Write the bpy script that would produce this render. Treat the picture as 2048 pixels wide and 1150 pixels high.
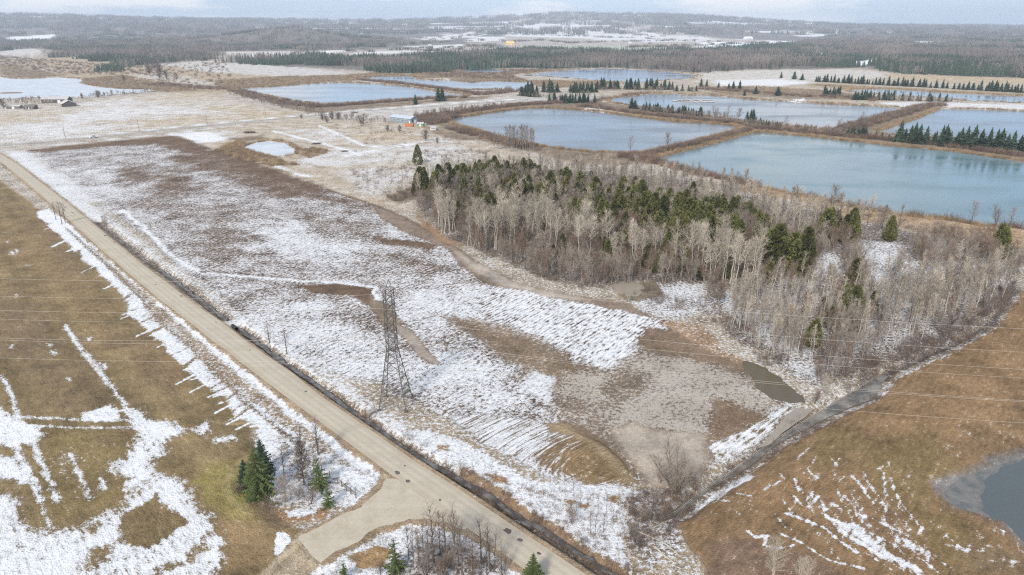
import bpy, bmesh, math, random
import numpy as np
from mathutils import Vector, Matrix

sc = bpy.context.scene
for _o in list(bpy.data.objects):
    bpy.data.objects.remove(_o)
COL = sc.collection
R = math.radians

# ------------------------------------------------------------------ camera
FPX, HORIZ, CAMH = 1365.0, 47.0, 85.0            # focal length in photo pixels, horizon row, flying height
PITCH = math.atan((575 - HORIZ) / FPX)
cd = bpy.data.cameras.new('camera')
cd.sensor_width = 36.0
cd.lens = 36.0 * FPX / 2048.0
cd.clip_start = 0.5
cd.clip_end = 60000
cam = bpy.data.objects.new('camera', cd)
COL.objects.link(cam)
cam.location = (0, 0, CAMH)
cam.rotation_euler = (math.pi / 2 - PITCH, 0, 0)
sc.camera = cam

# ------------------------------------------------------------------ sky, sun, exposure
SUN_EL, SUN_AZ = R(38), R(205)                   # sun high behind the camera, veiled by cloud
w = bpy.data.worlds.new('World')
sc.world = w
w.use_nodes = True
nt = w.node_tree
nt.nodes.clear()
N = nt.nodes.new
out = N('ShaderNodeOutputWorld')
bg = N('ShaderNodeBackground')
bg.inputs['Strength'].default_value = 0.115
sky = N('ShaderNodeTexSky')
sky.sky_type = 'NISHITA'
sky.sun_disc = False
sky.sun_elevation = SUN_EL
sky.sun_rotation = SUN_AZ
sky.air_density = 1.0
sky.dust_density = 0.6
sky.ozone_density = 2.0
tc = N('ShaderNodeTexCoord')
mp = N('ShaderNodeMapping')
mp.inputs['Scale'].default_value = (1.6, 1.6, 9.0)
mp.inputs['Location'].default_value = (3.1, 0.4, 0.0)
nz = N('ShaderNodeTexNoise')
nz.inputs['Scale'].default_value = 2.6
nz.inputs['Detail'].default_value = 7
nz.inputs['Roughness'].default_value = 0.55
cr = N('ShaderNodeMapRange')
cr.interpolation_type = 'SMOOTHSTEP'
cr.inputs['From Min'].default_value = 0.46
cr.inputs['From Max'].default_value = 0.58
mx = N('ShaderNodeMix')
mx.data_type = 'RGBA'
mx.inputs['B'].default_value = (6.3, 6.25, 6.2, 1)   # bright thin cloud, in the sky's own units
tint = N('ShaderNodeMix')
tint.data_type = 'RGBA'
tint.blend_type = 'MIX'
tint.inputs['Factor'].default_value = 0.7
tint.inputs['B'].default_value = (2.3, 3.5, 5.4, 1)
L = nt.links.new
L(tc.outputs['Generated'], mp.inputs['Vector'])
L(mp.outputs['Vector'], nz.inputs['Vector'])
L(nz.outputs['Fac'], cr.inputs['Value'])
L(cr.outputs['Result'], mx.inputs['Factor'])
L(sky.outputs['Color'], tint.inputs['A'])
L(tint.outputs['Result'], mx.inputs['A'])
L(mx.outputs['Result'], bg.inputs['Color'])
L(bg.outputs['Background'], out.inputs['Surface'])

sd = bpy.data.lights.new('sun', 'SUN')
sd.energy = 2.5
sd.angle = R(9)
sd.color = (1.0, 0.94, 0.86)
sun = bpy.data.objects.new('sun', sd)
COL.objects.link(sun)
sun.location = (0, -50, 300)
sdir = Vector((math.cos(SUN_EL) * math.sin(SUN_AZ), math.cos(SUN_EL) * math.cos(SUN_AZ), math.sin(SUN_EL)))
sun.rotation_euler = sdir.to_track_quat('Z', 'Y').to_euler()

sc.view_settings.view_transform = 'Standard'
sc.view_settings.look = 'None'
sc.view_settings.exposure = 0.64
sc.view_settings.gamma = 1
sc.view_settings.use_curve_mapping = False
sc.cycles.max_bounces = 5
sc.cycles.diffuse_bounces = 2
sc.cycles.glossy_bounces = 2
sc.cycles.transparent_max_bounces = 4
sc.cycles.volume_bounces = 1
sc.cycles.use_denoising = False
sc.cycles.pixel_filter_type = 'BLACKMAN_HARRIS'
sc.cycles.filter_width = 1.15

# ------------------------------------------------------------------ helpers
CP, SP = math.cos(PITCH), math.sin(PITCH)


def G(x, y, z=0.0):
    """photo pixel -> point on the level z"""
    a, b = (x - 1024) / FPX, (575 - y) / FPX
    dy, dz = CP + b * SP, -SP + b * CP
    t = (z - CAMH) / dz
    return (a * t, dy * t)


TILES = dict(A=(0, 0), B=(650, 0), C=(1348, 0), D=(0, 380), E=(650, 380), F=(1348, 380),
             g=(0, 750), h=(650, 750), i=(1348, 750))


def T(tile, pts):
    ox, oy = TILES[tile]
    return [(ox + p[0] / 2.874, oy + p[1] / 2.874) for p in pts]


def W(pts, z=0.0):
    return [G(p[0], p[1], z) for p in pts]


_tabs = {}


def vnoise(x, y, seed=0):
    if seed not in _tabs:
        _tabs[seed] = np.random.default_rng(seed + 77).random((256, 256)).astype(np.float32)
    t = _tabs[seed]
    xi, yi = np.floor(x).astype(np.int64), np.floor(y).astype(np.int64)
    fx, fy = (x - xi), (y - yi)
    fx = fx * fx * (3 - 2 * fx)
    fy = fy * fy * (3 - 2 * fy)
    a, b = t[xi & 255, yi & 255], t[(xi + 1) & 255, yi & 255]
    c, d = t[xi & 255, (yi + 1) & 255], t[(xi + 1) & 255, (yi + 1) & 255]
    return (a * (1 - fx) + b * fx) * (1 - fy) + (c * (1 - fx) + d * fx) * fy


def fbm(x, y, scale, octv=4, seed=0, gain=0.55):
    s, amp, tot = 0, 1, 0
    x, y = np.asarray(x, float) / scale, np.asarray(y, float) / scale
    for k in range(octv):
        s = s + amp * vnoise(x, y, seed + k)
        tot += amp
        amp *= gain
        x, y = x * 2.03 + 11.3, y * 2.03 + 5.7
    return s / tot


def sdf(px, py, poly):
    """signed distance to a closed polygon, negative inside"""
    p = np.asarray(poly, float)
    d = np.full(px.shape, 1e18)
    s = np.ones(px.shape)
    n = len(p)
    j = n - 1
    for i in range(n):
        ex, ey = p[j] - p[i]
        wx, wy = px - p[i, 0], py - p[i, 1]
        t = np.clip((wx * ex + wy * ey) / (ex * ex + ey * ey + 1e-12), 0, 1)
        bx, by = wx - ex * t, wy - ey * t
        d = np.minimum(d, bx * bx + by * by)
        c1, c2, c3 = py >= p[i, 1], py < p[j, 1], ex * wy > ey * wx
        s = np.where((c1 & c2 & c3) | (~c1 & ~c2 & ~c3), -s, s)
        j = i
    return s * np.sqrt(d)


def ldist(px, py, line):
    """distance to an open polyline, and arclength parameter of the nearest point"""
    p = np.asarray(line, float)
    d = np.full(px.shape, 1e18)
    u = np.zeros(px.shape)
    for i in range(len(p) - 1):
        ex, ey = p[i + 1] - p[i]
        wx, wy = px - p[i, 0], py - p[i, 1]
        t = np.clip((wx * ex + wy * ey) / (ex * ex + ey * ey + 1e-12), 0, 1)
        bx, by = wx - ex * t, wy - ey * t
        q = bx * bx + by * by
        m = q < d
        d = np.where(m, q, d)
        u = np.where(m, i + t, u)
    return np.sqrt(d), u


def sstep(a, b, x):
    t = np.clip((x - a) / (b - a), 0, 1)
    return t * t * (3 - 2 * t)


def tag(o, label=None, cat=None, group=None, kind=None):
    if label: o['label'] = label
    if cat: o['category'] = cat
    if group: o['group'] = group
    if kind: o['kind'] = kind
    return o


def link(name, me, mat=None, parent=None, loc=None, rz=0.0):
    o = bpy.data.objects.new(name, me)
    COL.objects.link(o)
    if me is not None and mat is not None and not me.materials:
        for m in (mat if isinstance(mat, (list, tuple)) else [mat]):
            me.materials.append(m)
    if parent is not None: o.parent = parent
    if loc is not None: o.location = loc
    if rz: o.rotation_euler = (0, 0, rz)
    return o


def empty(name, loc=(0, 0, 0), rz=0.0):
    o = bpy.data.objects.new(name, None)
    o.empty_display_size = 0.3
    COL.objects.link(o)
    o.location = loc
    o.rotation_euler = (0, 0, rz)
    return o


class MB:
    """collects vertices and faces for one mesh"""
    def __init__(self):
        self.v, self.f, self.m = [], [], []

    def face(self, pts, mi=0):
        k = len(self.v)
        self.v.extend([tuple(p) for p in pts])
        self.f.append(tuple(range(k, k + len(pts))))
        self.m.append(mi)

    def tube(self, p0, p1, r0, r1, n=4, mi=0, cap=False):
        p0, p1 = Vector(p0), Vector(p1)
        d = (p1 - p0)
        if d.length < 1e-6: return
        d.normalize()
        a = d.orthogonal().normalized()
        b = d.cross(a)
        k = len(self.v)
        for p, r in ((p0, r0), (p1, r1)):
            for i in range(n):
                t = 2 * math.pi * i / n
                self.v.append(tuple(p + (a * math.cos(t) + b * math.sin(t)) * r))
        for i in range(n):
            j = (i + 1) % n
            self.f.append((k + i, k + j, k + n + j, k + n + i))
            self.m.append(mi)
        if cap:
            self.f.append(tuple(range(k + n - 1, k - 1, -1)))
            self.f.append(tuple(range(k + n, k + 2 * n)))
            self.m += [mi, mi]

    def sliver(self, p0, p1, wv, mi=0):
        k = len(self.v)
        self.v += [(p0[0] - wv[0], p0[1] - wv[1], p0[2] - wv[2]), (p0[0] + wv[0], p0[1] + wv[1], p0[2] + wv[2]), tuple(p1)]
        self.f.append((k, k + 1, k + 2))
        self.m.append(mi)

    def box(self, c, s, rz=0.0, mi=0, taper=1.0):
        cx, cy, cz = c
        hx, hy, hz = s[0] / 2, s[1] / 2, s[2] / 2
        co, si = math.cos(rz), math.sin(rz)
        k = len(self.v)
        for z, q in ((-hz, 1.0), (hz, taper)):
            for x, y in ((-hx, -hy), (hx, -hy), (hx, hy), (-hx, hy)):
                x, y = x * q, y * q
                self.v.append((cx + x * co - y * si, cy + x * si + y * co, cz + z))
        for f in ((0, 3, 2, 1), (4, 5, 6, 7), (0, 1, 5, 4), (1, 2, 6, 5), (2, 3, 7, 6), (3, 0, 4, 7)):
            self.f.append(tuple(k + i for i in f))
            self.m.append(mi)

    def mesh(self, name, mats=None, smooth=False):
        me = bpy.data.meshes.new(name)
        me.from_pydata(self.v, [], self.f)
        if mats:
            for m in (mats if isinstance(mats, (list, tuple)) else [mats]):
                me.materials.append(m)
        if any(self.m):
            me.polygons.foreach_set('material_index', self.m)
        if smooth:
            me.polygons.foreach_set('use_smooth', [True] * len(self.f))
        me.update()
        return me

    def build(self, name, mat, parent=None, loc=None, rz=0.0):
        return link(name, self.mesh(name, mat), None, parent, loc, rz)


# ------------------------------------------------------------------ materials
def new_mat(name):
    m = bpy.data.materials.new(name)
    m.use_nodes = True
    n = m.node_tree
    return m, n, n.nodes['Principled BSDF']


def plain(name, col, rough=0.85, var=0.25, scale=1.5, objvar=0.25, spec=0.2, metal=0.0):
    """one colour broken up by noise and by a random value per object"""
    m, n, b = new_mat(name)
    geo = n.nodes.new('ShaderNodeNewGeometry')
    nzz = n.nodes.new('ShaderNodeTexNoise')
    nzz.inputs['Scale'].default_value = scale
    nzz.inputs['Detail'].default_value = 3
    oi = n.nodes.new('ShaderNodeObjectInfo')
    a = n.nodes.new('ShaderNodeMapRange')
    a.inputs['To Min'].default_value = 1 - var * 1.6
    a.inputs['To Max'].default_value = 1 + var * 1.6
    c = n.nodes.new('ShaderNodeMapRange')
    c.inputs['To Min'].default_value = 1 - objvar
    c.inputs['To Max'].default_value = 1 + objvar
    mul = n.nodes.new('ShaderNodeMath')
    mul.operation = 'MULTIPLY'
    vm = n.nodes.new('ShaderNodeVectorMath')
    vm.operation = 'SCALE'
    vm.inputs[0].default_value = col
    l = n.links.new
    l(geo.outputs['Position'], nzz.inputs['Vector'])
    l(nzz.outputs['Fac'], a.inputs['Value'])
    l(oi.outputs['Random'], c.inputs['Value'])
    l(a.outputs['Result'], mul.inputs[0])
    l(c.outputs['Result'], mul.inputs[1])
    l(mul.outputs['Value'], vm.inputs['Scale'])
    l(vm.outputs['Vector'], b.inputs['Base Color'])
    b.inputs['Roughness'].default_value = rough
    b.inputs['Specular IOR Level'].default_value = spec
    b.inputs['Metallic'].default_value = metal
    return m


M = {}
M['twig_pale'] = plain('twig_pale', (0.44, 0.378, 0.30), objvar=0.32, var=0.15)
M['twig_grey'] = plain('twig_grey', (0.29, 0.24, 0.195), objvar=0.3)
M['twig_brown'] = plain('twig_brown', (0.215, 0.15, 0.11), objvar=0.25)
M['twig_dark'] = plain('twig_dark', (0.15, 0.115, 0.095), objvar=0.2)
M['bark_pale'] = plain('bark_pale', (0.50, 0.45, 0.37), objvar=0.15)
M['bark_dark'] = plain('bark_dark', (0.14, 0.11, 0.09), objvar=0.2)
M['spruce'] = plain('spruce_needles', (0.038, 0.062, 0.036), var=0.3, objvar=0.3, scale=0.8)
M['pine'] = plain('pine_needles', (0.085, 0.105, 0.036), var=0.35, objvar=0.15, scale=2.0)
M['cedar'] = plain('cedar_leaves', (0.115, 0.118, 0.038), var=0.4, objvar=0.4, scale=0.5)
M['deadfir'] = plain('dead_needles', (0.17, 0.125, 0.085), var=0.3, objvar=0.2)
M['reed'] = plain('reed_stalks', (0.33, 0.235, 0.14), var=0.25, objvar=0.35, scale=0.05)
M['redshrub'] = plain('dogwood_twigs', (0.22, 0.15, 0.11), var=0.25, objvar=0.35, scale=0.05)
M['far_wood'] = plain('far_bare_crowns', (0.235, 0.195, 0.17), var=0.2, objvar=0.3, scale=0.02)
M['far_green'] = plain('far_conifer_crowns', (0.045, 0.07, 0.042), var=0.25, objvar=0.3, scale=0.02)
M['steel'] = plain('galvanised_steel', (0.12, 0.108, 0.095), rough=0.7, metal=0.0, objvar=0.05)
M['wire'] = plain('conductor_wire', (0.62, 0.56, 0.46), rough=0.5, objvar=0.05, var=0.05)
M['glass_ins'] = plain('insulator_discs', (0.22, 0.17, 0.14), rough=0.3, objvar=0.05)
M['post'] = plain('weathered_wood', (0.17, 0.135, 0.105), objvar=0.2)
M['snowcap'] = plain('snow_on_wood', (0.74, 0.74, 0.76), objvar=0.05, var=0.08)
M['barn'] = plain('dark_board_wall', (0.10, 0.085, 0.08), objvar=0.1)
M['roof_snow'] = plain('snowy_shingle_roof', (0.44, 0.42, 0.41), objvar=0.1, var=0.2, scale=0.6)
M['roof_dark'] = plain('dark_shingle_roof', (0.17, 0.15, 0.14), objvar=0.1)
M['white'] = plain('white_paint', (0.74, 0.74, 0.73), objvar=0.05, var=0.06)
M['blue'] = plain('blue_grey_siding', (0.24, 0.30, 0.335), objvar=0.02, var=0.1)
M['roof_metal'] = plain('pale_metal_roof', (0.42, 0.46, 0.50), rough=0.5, objvar=0.05)
M['orange'] = plain('orange_steel', (0.50, 0.20, 0.085), objvar=0.05)
M['green'] = plain('green_panel', (0.17, 0.32, 0.20), objvar=0.05)
M['yellow'] = plain('yellow_board_wall', (0.72, 0.50, 0.20), objvar=0.05, var=0.08)
M['carpaint'] = plain('dark_car_paint', (0.05, 0.05, 0.055), rough=0.3, objvar=0.1, spec=0.5)
M['tyre'] = plain('tyre_rubber', (0.03, 0.03, 0.03), objvar=0.05)
M['window'] = plain('window_glass', (0.05, 0.06, 0.07), rough=0.1, spec=0.6, objvar=0.1)
M['tar'] = plain('tar_patch', (0.11, 0.095, 0.08), objvar=0.15)
M['rail'] = plain('snow_dusted_rail', (0.42, 0.385, 0.34), objvar=0.05, var=0.5, scale=1.2)
# ------------------------------------------------------------------ layout read off the photograph
POND = {}
POND['south_east'] = [(1310, 318), (1380, 300), (1440, 285), (1500, 268), (1530, 265), (1600, 272), (1700, 283), (1790, 293), (1900, 303), (2048, 324), (2350, 360), (2350, 500), (2048, 456), (1960, 450), (1900, 440), (1800, 430), (1700, 412), (1640, 398), (1560, 382), (1480, 364), (1400, 347), (1330, 330)]
POND['centre'] = T('B', [(720, 685), (800, 672), (950, 650), (1080, 632), (1150, 625), (1280, 622), (1470, 635), (1600, 648), (1750, 670), (1900, 688)]) + T('C', [(0, 700), (200, 712), (330, 725), (370, 740), (330, 752), (200, 785), (60, 822)]) + [(1330, 297), (1290, 304)] + T('B', [(1740, 880), (1500, 870), (1330, 852), (1230, 835), (1050, 800), (900, 752), (760, 715)])
POND['boom'] = [(1217, 199), (1235, 195), (1302, 188), (1346, 188), (1382, 190), (1417, 190), (1464, 195), (1505, 198.5), (1575, 203.5), (1639, 207), (1727, 211), (1786, 215), (1816, 222.5), (1765, 230), (1720, 243), (1696, 251), (1669, 258), (1637, 258), (1595, 252), (1493, 243), (1405, 231), (1317, 220), (1264, 211), (1223, 205)]
POND['east'] = [(1758, 264), (1800, 249), (1835, 238), (1870, 223), (1880, 218.5), (1939, 218.5), (2048, 222.7), (2350, 236), (2350, 318), (2048, 294), (1990, 284), (1900, 276), (1800, 271)]
POND['north_west'] = T('A', [(1370, 510), (1550, 500), (1800, 480)]) + T('B', [(120, 475), (400, 490), (600, 520), (800, 545), (820, 552), (740, 560), (500, 567), (300, 580), (0, 600)]) + T('A', [(1700, 580), (1600, 560), (1450, 530)])
POND['north'] = T('B', [(190, 450), (300, 440), (500, 440), (530, 455), (600, 462), (700, 465), (850, 475), (950, 465), (1130, 470), (1200, 472), (1160, 500), (1100, 525), (1000, 512), (850, 515), (650, 505), (400, 475)])
POND['far'] = T('B', [(1080, 430), (1200, 424), (1370, 405), (1600, 395), (1800, 400)]) + T('C', [(0, 415), (140, 435), (100, 452), (0, 455)]) + [(1280, 166), (1200, 161), (1100, 153)]
POND['far_sliver'] = T('B', [(760, 402), (900, 398), (1080, 405), (1000, 420), (850, 416)])
POND['far_east'] = T('C', [(960, 520), (1120, 512), (1280, 515), (1500, 530), (1700, 540), (2012, 555)]) + [(2250, 203), (2250, 216)] + T('C', [(2012, 590), (1800, 585), (1600, 570), (1300, 550), (1100, 535)])
POND['ice_lake'] = [(-250, 150)] + T('A', [(0, 440), (60, 452), (180, 455), (330, 445), (470, 455), (480, 472), (440, 474), (500, 490), (600, 504), (700, 512), (870, 515), (920, 525), (820, 532), (700, 540), (560, 555), (450, 560), (200, 560), (0, 570)]) + [(-250, 202)]
POND['farm'] = T('A', [(1390, 850), (1470, 820), (1560, 810), (1640, 825), (1700, 860), (1690, 890), (1590, 905), (1500, 885)])
PONDW = {k: W(v) for k, v in POND.items()}
MZ = 1.1                                         # the grassy bank east of the stream stands this high
PUD_ICE = T('i', [(1500, 650), (1600, 570), (1750, 520), (1900, 470), (2012, 440)]) + [(2200, 885), (2300, 1000), (2250, 1150), (2120, 1130), (2048, 1098), (2026, 1077), (2002, 1049), (1960, 1035), (1905, 1021), (1878, 1000)]
PUD_OPEN = [(1962, 984), (1975, 962), (1992, 947), (2020, 932), (2048, 918), (2160, 905), (2230, 1000), (2180, 1100), (2100, 1100), (2048, 1084), (2009, 1053), (1974, 1021)]
STREAM = T('i', [(1240, 0), (1130, 140), (1000, 190), (880, 250), (700, 340), (560, 420), (430, 530), (300, 600), (200, 660), (60, 780), (0, 812), (-40, 790), (0, 765), (150, 670), (300, 570), (500, 420), (640, 330), (800, 230), (1000, 110), (1200, 0)])
STREAM_UP = [(1772, 748), (1850, 714), (1930, 677), (1990, 638), (2015, 600), (2030, 560)]
DITCH_A = T('D', [(560, 180), (700, 290), (820, 385), (930, 460), (1100, 590), (1250, 710), (1300, 745)])
DITCH_B = T('D', [(1370, 790), (1500, 890), (1620, 980), (1800, 1110)]) + T('h', [(180, 222), (350, 350), (550, 480), (700, 560), (950, 700), (1150, 840), (1400, 990), (1600, 1120)]) + [(1300, 1195)]
ROAD_R = [(-210, 160), (0, 299), (106, 380), (163.5, 420), (278, 516), (383, 601), (466, 658), (626, 779), (650, 800), (789, 900), (928, 990), (1067.5, 1070), (1179, 1147), (1330, 1250)]
ROAD_L = [(-290, 170), (0, 322), (92, 400), (163.5, 464), (278, 567), (383, 648), (487, 728), (543, 775), (650, 858), (772, 948), (928, 1047), (998, 1094), (1040, 1126), (1200, 1245)]
SIDE = [(790, 958), (772, 960), (751, 987), (720, 1014), (685, 1030), (643, 1053), (598, 1071), (606, 1098), (623, 1115), (643, 1123), (700, 1090), (754, 1056), (817, 1039), (859, 1039), (893, 1046), (930, 1060), (945, 1050)]
FAR_ROAD = [(-60, 297), (0, 291), (174, 276.6), (348, 257.8), (487, 244), (598, 233.5), (660, 228), (720, 222), (800, 217), (900, 211), (1000, 203), (1100, 195), (1190, 193), (1230, 190)]
WOOD = [(828, 372), (838, 425), (870, 452), (930, 490), (1010, 525), (1100, 562), (1200, 575), (1290, 565), (1400, 570), (1440, 625), (1500, 690), (1570, 735), (1640, 770), (1700, 740), (1780, 715), (1850, 690), (1930, 655), (1990, 610), (2035, 560), (2060, 520), (2000, 505), (1900, 485), (1780, 455), (1700, 432), (1560, 408), (1450, 380), (1340, 358), (1220, 348), (1100, 340), (1000, 345), (900, 352)]
FIELD = [(45, 302), (200, 285), (340, 272), (385, 283), (430, 300), (530, 333), (660, 378), (760, 415), (830, 445), (880, 472), (950, 520), (1050, 575), (1180, 605), (1260, 610), (1330, 640), (1420, 690), (1500, 730), (1600, 800), (1560, 840), (1430, 925), (1400, 960), (1280, 965), (1160, 960), (1000, 880), (900, 845), (760, 770), (640, 740), (540, 690), (450, 620), (400, 575), (300, 480), (180, 390), (100, 335)]
FO1 = [(-200, 112), (0, 107), (76, 97), (107, 101), (134, 107), (134, 119), (223, 127), (236, 142), (269, 144), (292, 139), (294, 131), (391, 122), (431, 113), (447, 104), (600, 102), (680, 98), (790, 92), (800, 80), (720, 72), (500, 68), (200, 68), (-200, 68)]
FO2 = [(440, 122), (500, 129), (579, 134), (667, 137), (733, 142), (800, 147), (896, 142), (1020, 137), (1142, 137), (1228, 134), (1330, 143), (1381, 144), (1520, 139), (1666, 138), (1722, 135), (1794, 146), (1875, 151), (2250, 162), (2250, 62), (1700, 62), (1620, 82), (1500, 93), (1400, 100), (1250, 104), (1100, 100), (1000, 101), (900, 107), (800, 115), (700, 115), (640, 112), (585, 114), (500, 121)]
CLEAR = [[(1500, 82), (1560, 80), (1608, 81), (1590, 85), (1500, 92)], [(1570, 110), (1650, 107), (1655, 114), (1575, 114)],
         [(1690, 124), (1765, 118), (1725, 131), (1690, 130)], [(1832, 83.5), (1895, 83.5), (1890, 87), (1835, 87)],
         [(2005, 98), (2060, 96), (2060, 101), (2012, 102)], [(1570, 69), (1690, 68), (1690, 71.5), (1570, 71.5)], [(1770, 68.5), (1810, 68), (1810, 70.5), (1770, 70.5)],
         [(600, 103), (690, 101), (690, 106), (610, 107)], [(10, 78), (110, 75), (110, 78), (20, 81)], [(200, 80), (260, 79), (260, 82), (205, 82)],
         [(440, 103), (585, 101), (585, 112), (470, 114)], [(690, 113), (740, 112), (800, 113), (780, 118), (700, 117)]]
FIELDS_FAR = [(800, 96), (900, 93), (1000, 76), (1020, 62), (1180, 62), (1340, 69), (1460, 78), (1610, 81), (1500, 92), (1400, 99), (1250, 102), (1100, 98), (1010, 98), (900, 106), (800, 113), (690, 112), (700, 100)]


def road_pts(edge, z, step=12.0):
    p = np.array(W(edge, z))
    p = np.concatenate([p, [p[-1] + np.array([0.684, -0.729]) * 160]])      # the road runs on past the frame
    out_ = [p[0]]
    for a, b in zip(p[:-1], p[1:]):
        n = max(1, int(np.hypot(*(b - a)) / step))
        for k in range(1, n + 1):
            out_.append(a + (b - a) * k / n)
    q = np.array(out_)
    for _ in range(10):                            # ease the joints of the traced line
        q[1:-1] = 0.25 * q[:-2] + 0.5 * q[1:-1] + 0.25 * q[2:]
    return q


RZ = 0.30
rl, rr = road_pts(ROAD_L, RZ), road_pts(ROAD_R, RZ)
_n = 90


def resample(q, n):
    s = np.concatenate([[0], np.cumsum(np.hypot(*np.diff(q, axis=0).T))])
    t = np.linspace(0, s[-1], n)
    return np.stack([np.interp(t, s, q[:, 0]), np.interp(t, s, q[:, 1])], 1)


# cross-sections square to the road
rl = resample(rl, 240)
_rr = resample(rr, 800)
rc_l, rc_r = [], []
for k in range(0, 240, 2):
    t_ = rl[min(k + 1, 239)] - rl[max(k - 1, 0)]
    t_ = t_ / np.hypot(*t_)
    rel = _rr - rl[k]
    j = np.argmin(np.abs(rel @ t_) + 0.0 * rel[:, 0])
    wd = np.hypot(*(_rr[j] - rl[k]))
    rc_l.append(rl[k])
    rc_r.append(rl[k] + np.array([-t_[1], t_[0]]) * np.clip(wd, 5.9, 6.9))
rc_l, rc_r = np.array(rc_l), np.array(rc_r)
road_c = (rc_l + rc_r) / 2
road_poly = np.concatenate([rc_l, rc_r[::-1]])
side_poly = W(SIDE, RZ)
farroad_c = resample(np.array(W(FAR_ROAD)), 60)
ditch_a, ditch_b = W(DITCH_A, -0.5), W(DITCH_B, -0.5)
ditch_b.append((ditch_b[-1][0] + 0.684 * 160, ditch_b[-1][1] - 0.729 * 160))
stream_w, stream_up = W(STREAM, -0.4), W(STREAM_UP, 0)
stream_c = W(T('i', [(1220, 0), (1070, 125), (940, 175), (840, 240), (670, 335), (530, 420), (365, 550), (250, 635), (30, 780)]), -0.4)
MOUND = W([(1348, 1036), (1369, 1024), (1452, 964), (1543, 901), (1654, 842), (1741, 804), (1790, 757), (1870, 715), (1950, 680), (2010, 640), (2060, 570), (2500, 480), (2900, 700)]) + [(420, 60), (420, -90), (190, -90), (78, 28), (60, 55)] + W([(1440, 1180), (1370, 1080)])
W11 = W(PUD_ICE, MZ - 0.15)


def ground_z(x, y, full=True):
    x, y = np.asarray(x, float), np.asarray(y, float)
    z = np.zeros(x.shape)
    d = np.hypot(x, y)
    xp = 1024 + FPX * x / np.maximum(y, 1.0) / CP
    # far hills: the skyline of the photograph carried by ridges some ten kilometres out
    prof = np.interp(xp, [-600, 0, 200, 400, 600, 800, 1000, 1130, 1300, 1500, 1620, 1720, 1850, 2048, 2600], [13, 16.5, 15.5, 12.5, 10.5, 12, 16, 21, 19.5, 12.5, 7, 3.5, 1.5, 0.6, 0])
    rid = fbm(x, y, 1400, 4, 31)
    top = 85 + (prof - 6.5) * 10000 / FPX * 1.07
    ramp = sstep(3800, 9800, d) ** 1.15
    z = z + top * ramp * (1 - 0.35 * (1 - ramp) * rid * 2) + sstep(2600, 5000, d) * (rid - 0.5) * 34
    z = np.where(d > 9800, top + (rid - 0.5) * 26, z)
    hx, hy = G(540, 86)
    z = z + 58 * np.exp(-(((x - hx) / 330) ** 2 + ((y - hy - 260) / 330) ** 2)) * (0.8 + 0.4 * fbm(x, y, 160, 3, 5))
    kx, ky = G(72, 112)
    z = z + 17 * np.exp(-(((x - kx) / 62) ** 2 + ((y - ky - 60) / 60) ** 2))
    if not full:
        return z
    z = z + 0.25 * sstep(1200, 1600, d) * 0
    for k, p in PONDW.items():
        p = np.array(p)
        m = (x > p[:, 0].min() - 20) & (x < p[:, 0].max() + 20) & (y > p[:, 1].min() - 20) & (y < p[:, 1].max() + 20)
        if m.any():
            s = sdf(x[m], y[m], p)
            z[m] += -0.7 + 0.7 * sstep(-4, 0, s) + 0.75 * sstep(0, 5, s) - 0.75 * sstep(5, 16, s)
    near = d < 520
    if near.any():
        xn, yn = x[near], y[near]
        zn = z[near]
        sm = sdf(xn, yn, MOUND)
        zn = zn + MZ * sstep(0, -7, sm) + sstep(-8, -60, sm) * (fbm(xn, yn, 26, 3, 8) - 0.5) * 0.9
        s11 = sdf(xn, yn, W11)
        zn = np.where(s11 < 14, zn * 1.0 + (MZ - zn) * sstep(14, 6, s11), zn)
        zn = zn - 0.6 * sstep(1.0, -4, s11)
        dl, _ = ldist(xn, yn, stream_c)
        zn = zn - 1.0 * sstep(4.2, 1.2, dl)
        dl, _ = ldist(xn, yn, stream_up)
        zn = zn - 0.8 * sstep(2.6, 0.6, dl)
        dl, _ = ldist(xn, yn, ditch_a)
        d2, _ = ldist(xn, yn, ditch_b)
        zn = zn - 1.15 * sstep(2.6, 0.7, np.minimum(dl, d2))
        dr, _ = ldist(xn, yn, road_c)
        srd = np.minimum(dr - 3.3, sdf(xn, yn, side_poly))
        zn = zn * sstep(0.5, 1.6, srd) + RZ * sstep(2.0, 0.6, srd)
        z[near] = zn
    return z


def gz(x, y):
    return float(ground_z(np.array([x]), np.array([y]))[0])


# ------------------------------------------------------------------ the ground sheet
az = np.concatenate([np.radians(np.linspace(-178, -53, 26)), np.radians(np.linspace(-49, 49, 840)), np.radians(np.linspace(53, 178, 26))])
th = np.radians(np.concatenate([np.linspace(88, 54, 8), np.linspace(51, 1.9, 600)]))
rad = CAMH / np.tan(th)
r_ = rad[-1]
far_r = []
while r_ < 15500:
    r_ *= 1.028
    far_r.append(r_)
rad = np.concatenate([rad, far_r])
RR, AA = np.meshgrid(rad, az, indexing='ij')
VX, VY = (RR * np.sin(AA)).ravel(), (RR * np.cos(AA)).ravel()
VD = RR.ravel()
VZ = ground_z(VX, VY)
nr, na = len(rad), len(az)
NV = nr * na
# wobble used on every painted outline, in photo-pixel-sized steps so that it looks alike near and far
mpp = VD / FPX * 1.1
WX = (fbm(VX, VY, 5.0, 3, 51) - 0.5) * np.clip(260 / VD, 0.25, 1) + (fbm(VX, VY, 24.0, 3, 61) - 0.5) * 1.3
WY = (fbm(VX, VY, 5.0, 3, 55) - 0.5) * np.clip(260 / VD, 0.25, 1) + (fbm(VX, VY, 24.0, 3, 66) - 0.5) * 1.3

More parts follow.
